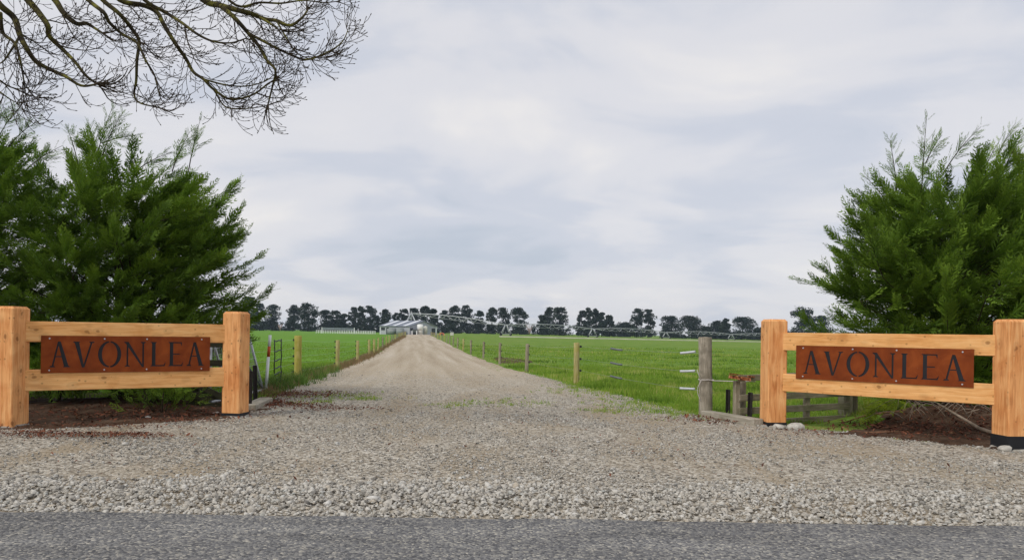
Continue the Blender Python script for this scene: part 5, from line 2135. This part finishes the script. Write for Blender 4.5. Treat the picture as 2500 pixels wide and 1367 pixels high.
cyl((0, 0), 1.55, 0.8, 3.3).build('body', MATS['silo_steel'], si)
MB().tube([(0, 0, 3.3), (0, 0, 4.6), (0, 0, 4.75)], [1.65, 0.25, 0.22], 20).build('cone_top', MATS['silo_steel'], si)
for k in range(4):
    a = k * math.pi / 2 + 0.4
    MB().tube([(1.3 * math.cos(a), 1.3 * math.sin(a), 0), (1.3 * math.cos(a), 1.3 * math.sin(a), 0.9)], 0.08, 6).build('leg', MATS['silo_steel'], si)
cn = far_thing('canopy_frame', 1011.5, 815, SH_Y - 0.8, 'small lean-to with two white posts before the gable end', 'shelter')
for xx in (-0.82, 0.85):
    MB().box((xx, 0, 0.75), (0.30, 0.3, 1.5)).build('post', MATS['white_paint'], cn)
MB().box((0.0, 1.0, 1.45), (1.25, 0.1, 0.9)).build('gate_panel', MATS['tank_grey'], cn)
MB().box((0, 0.6, 2.0), (2.2, 1.3, 0.08)).build('roof', MATS['shed_roof'], cn)
MB().box((0.0, 1.02, 0.5), (1.2, 0.1, 1.0)).build('dark_panel', MATS['dark_opening'], cn)
for k, xx in enumerate((-0.82, 0.85)):
    MB().box((xx, 1.0, 1.0), (0.12, 0.12, 2.0)).build('back_post', MATS['galvanised'], cn)

# orange domed shelter and pale box
ca = far_thing('domed_shelter', 1078.5, 815, SH_Y + 6, 'small orange-red domed shelter beside the far shed', 'shelter')
m_ = MB()
n = 14
vs = []
for k in range(n + 1):
    a = math.pi * k / n
    for yy_ in (-0.8, 0.8):
        vs.append((-math.cos(a) * 1.05, yy_, math.sin(a) * 0.95))
m_.add(vs, [(2 * k, 2 * k + 1, 2 * k + 3, 2 * k + 2) for k in range(n)] + [tuple(range(1, 2 * n + 2, 2)), tuple(range(2 * n, -1, -2))])
m_.build('shell', MATS['orange_plastic'], ca)
MB().box((0.15, -0.83, 0.28), (0.7, 0.05, 0.56)).build('opening', MATS['dark_opening'], ca)
bxo = far_thing('pump_box', 1103.5, 816, SH_Y + 2, 'pale grey box standing alone to the side of the far shed', 'box')
MB().box((0, 0, 0.55), (1.2, 1.0, 1.1)).build('body', MATS['tank_cream'], bxo, bevel=0.03)
MB().box((0, 0, 1.13), (1.3, 1.1, 0.06)).build('lid', MATS['galvanised'], bxo)

# yard railing left of the shed
yr_ = far_thing('yard_railing', 845, 810, SH_Y + 10, 'pale pipe yard railing running up to the far shed', 'railing')
yo = Vector(yr_.location)
Yy = SH_Y + 10
xa, xb = (772 - CX) / F * Yy - yo.x, (916 - CX) / F * Yy - yo.x
nP = 26
for k in range(nP):
    x = xa + (xb - xa) * k / (nP - 1)
    MB().box((x, 0, 0.62), (0.16, 0.12, 1.24)).build('post', MATS['white_paint'], yr_)
for z in (0.35, 0.75, 1.15):
    MB().bar((xa, 0, z), (xb, 0, z), 0.07, 0.10).build('rail', MATS['white_paint'], yr_)
MB().box(((xa + xb) / 2 + 4, 0.5, 0.06), ((xb - xa) * 0.6, 1.5, 0.25)).build('kerb', MATS['concrete'], yr_)
bgx = far_thing('backing_gate', 825, 808, SH_Y + 16, 'long raised white backing gate with slats over the far yard', 'gate')
Yb_ = SH_Y + 16
xa, xb = (786 - CX) / F * Yb_ - bgx.location.x, (865 - CX) / F * Yb_ - bgx.location.x
for x in (xa, xb):
    MB().box((x, 0, 1.1), (0.25, 0.25, 2.4)).build('leg', MATS['white_paint'], bgx)
for z in (1.55, 2.0):
    MB().bar((xa, 0, z + 0.1), (xb, 0, z - 0.08), 0.1, 0.14).build('beam', MATS['silo_steel'], bgx)
for k in range(1, 24):
    x = xa + (xb - xa) * k / 24
    MB().box((x, 0, 1.78), (0.06, 0.05, 0.45)).build('slat', MATS['tank_grey'], bgx)

# ------------------------------------------------------------------ centre-pivot irrigator
irr = empty('pivot_irrigator', (0, 0, 0))
tag(irr, 'galvanised centre-pivot irrigator striding across the far paddock', 'irrigator')


def ip(px_, py_, Y):
    return at(px_, py_, Y)


TW = [(1004, 765, 300, 2.6), (1235, 793, 290, 1.9), (1447, 803, 335, 2.1), (1626, 811.5, 385, 2.2), (1785, 816, 435, 2.4), (1945, 820, 480, 2.4)]
tops = [ip(x, y_, Y) for x, y_, Y, _ in TW]
irr.location = (tops[1].x, tops[1].y, gzf(tops[1].x, tops[1].y))
io = Vector(irr.location)
# pivot pyramid
p0 = tops[0]
g0 = gzf(p0.x, p0.y)
for sx_, sy_ in ((-1, -1), (1, -1), (1, 1), (-1, 1)):
    MB().tube([p0 + Vector((0.15 * sx_, 0.15 * sy_, 0)) - io, Vector((p0.x + 4.2 * sx_, p0.y + 2.2 * sy_, g0)) - io], 0.19, 5).build('pivot_leg', MATS['galvanised'], irr)
MB().tube([p0 - io + Vector((0, 0, 0.9)), p0 - io, Vector((p0.x, p0.y, g0)) - io], [0.10, 0.2, 0.2], 6).build('riser_pipe', MATS['galvanised'], irr)
for z_ in (0.35, 0.6):
    a = p0.lerp(Vector((p0.x - 4.2, p0.y - 2.2, g0)), z_)
    b = p0.lerp(Vector((p0.x + 4.2, p0.y - 2.2, g0)), z_)
    MB().tube([a - io, b - io], 0.08, 4).build('cross_bar', MATS['galvanised'], irr)
for ti in range(1, len(tops)):
    t_ = tops[ti]
    hw = TW[ti][3]
    gzt = gzf(t_.x, t_.y)
    dirv = Vector((1, 0, 0))
    for sx_ in (-1, 1):
        foot = Vector((t_.x + hw * sx_, t_.y + 0.6 * sx_, gzt + 0.5))
        MB().tube([t_ + Vector((0.35 * sx_, 0, 0)) - io, foot - io], 0.16, 5).build('tower_leg', MATS['galvanised'], irr)
        MB().tube([t_ + Vector((0.1 * sx_, 0.3, 0)) - io, foot + Vector((-0.5 * sx_, 1.0, 0)) - io], 0.10, 4).build('tower_leg', MATS['galvanised'], irr)
        wh = MB().tube([foot + Vector((0, -0.18, 0.05)) - io, foot + Vector((0, 0.18, 0.05)) - io], 0.55, 14)
        wh.build('wheel', MATS['black_plastic'], irr)
    MB().bar(Vector((t_.x - hw, t_.y, gzt + 0.62)) - io, Vector((t_.x + hw, t_.y, gzt + 0.62)) - io, 0.15, 0.2).build('drive_beam', MATS['galvanised'], irr)
for si_ in range(len(tops) - 1):
    a, b = tops[si_], tops[si_ + 1]
    rise = 1.0 if si_ else 0.9
    n = 24
    pipe = [a.lerp(b, k / n) + Vector((0, 0, rise * 4 * (k / n) * (1 - k / n))) for k in range(n + 1)]
    MB().tube([q_ - io for q_ in pipe], 0.15, 6).build('span_pipe', MATS['galvanised'], irr)
    tr = MB()
    low = []
    nseg = 9
    for k in range(nseg + 1):
        f_ = k / nseg
        top_ = pipe[min(n, int(round(f_ * n)))]
        low.append(top_ - Vector((0, 0, 1.5 * math.sin(math.pi * min(max(f_, 0.0), 1.0)) ** 0.5)))
    tr.tube([q_ - io for q_ in low], 0.06, 3)
    for k in range(1, nseg):
        for sy_ in (-1, 1):
            for dx_ in (-0.6, 0.6):
                f2 = min(max((k + dx_ * 0.9) / nseg, 0), 1)
                tp = pipe[min(n, int(round(f2 * n)))]
                tr.tube([low[k] + Vector((0, 0.5 * sy_, 0)) - io, tp - io], 0.085, 3)
    tr.build('truss', MATS['galvanised'], irr)

# sparse dark bits of bark and leaf over the forecourt
fb = [(rng.uniform(-5, 5), rng.uniform(6.6, 14), int(rng.integers(2, 9)), 0.35, 0.3) for _ in range(150)]
litter('gravel_litter', fb, 'scattered dark bits of bark and leaf on the entrance gravel', 0.016)

# ------------------------------------------------------------------ haze over the fields
HZ = MB().box((0, 850, 11.5), (3040, 1940, 30)).build('haze', None)
hm = bpy.data.materials.new('haze')
hm.use_nodes = True
ht = hm.node_tree
ht.nodes.clear()
ho = ht.nodes.new('ShaderNodeOutputMaterial')
hv = ht.nodes.new('ShaderNodeVolumePrincipled')
hv.inputs['Color'].default_value = (0.66, 0.84, 1.0, 1)
hv.inputs['Density'].default_value = 0.00014
ht.links.new(hv.outputs[0], ho.inputs['Volume'])
HZ.data.materials.append(hm)
tag(HZ, 'thin bluish haze over the far fields', 'haze', kind='stuff')
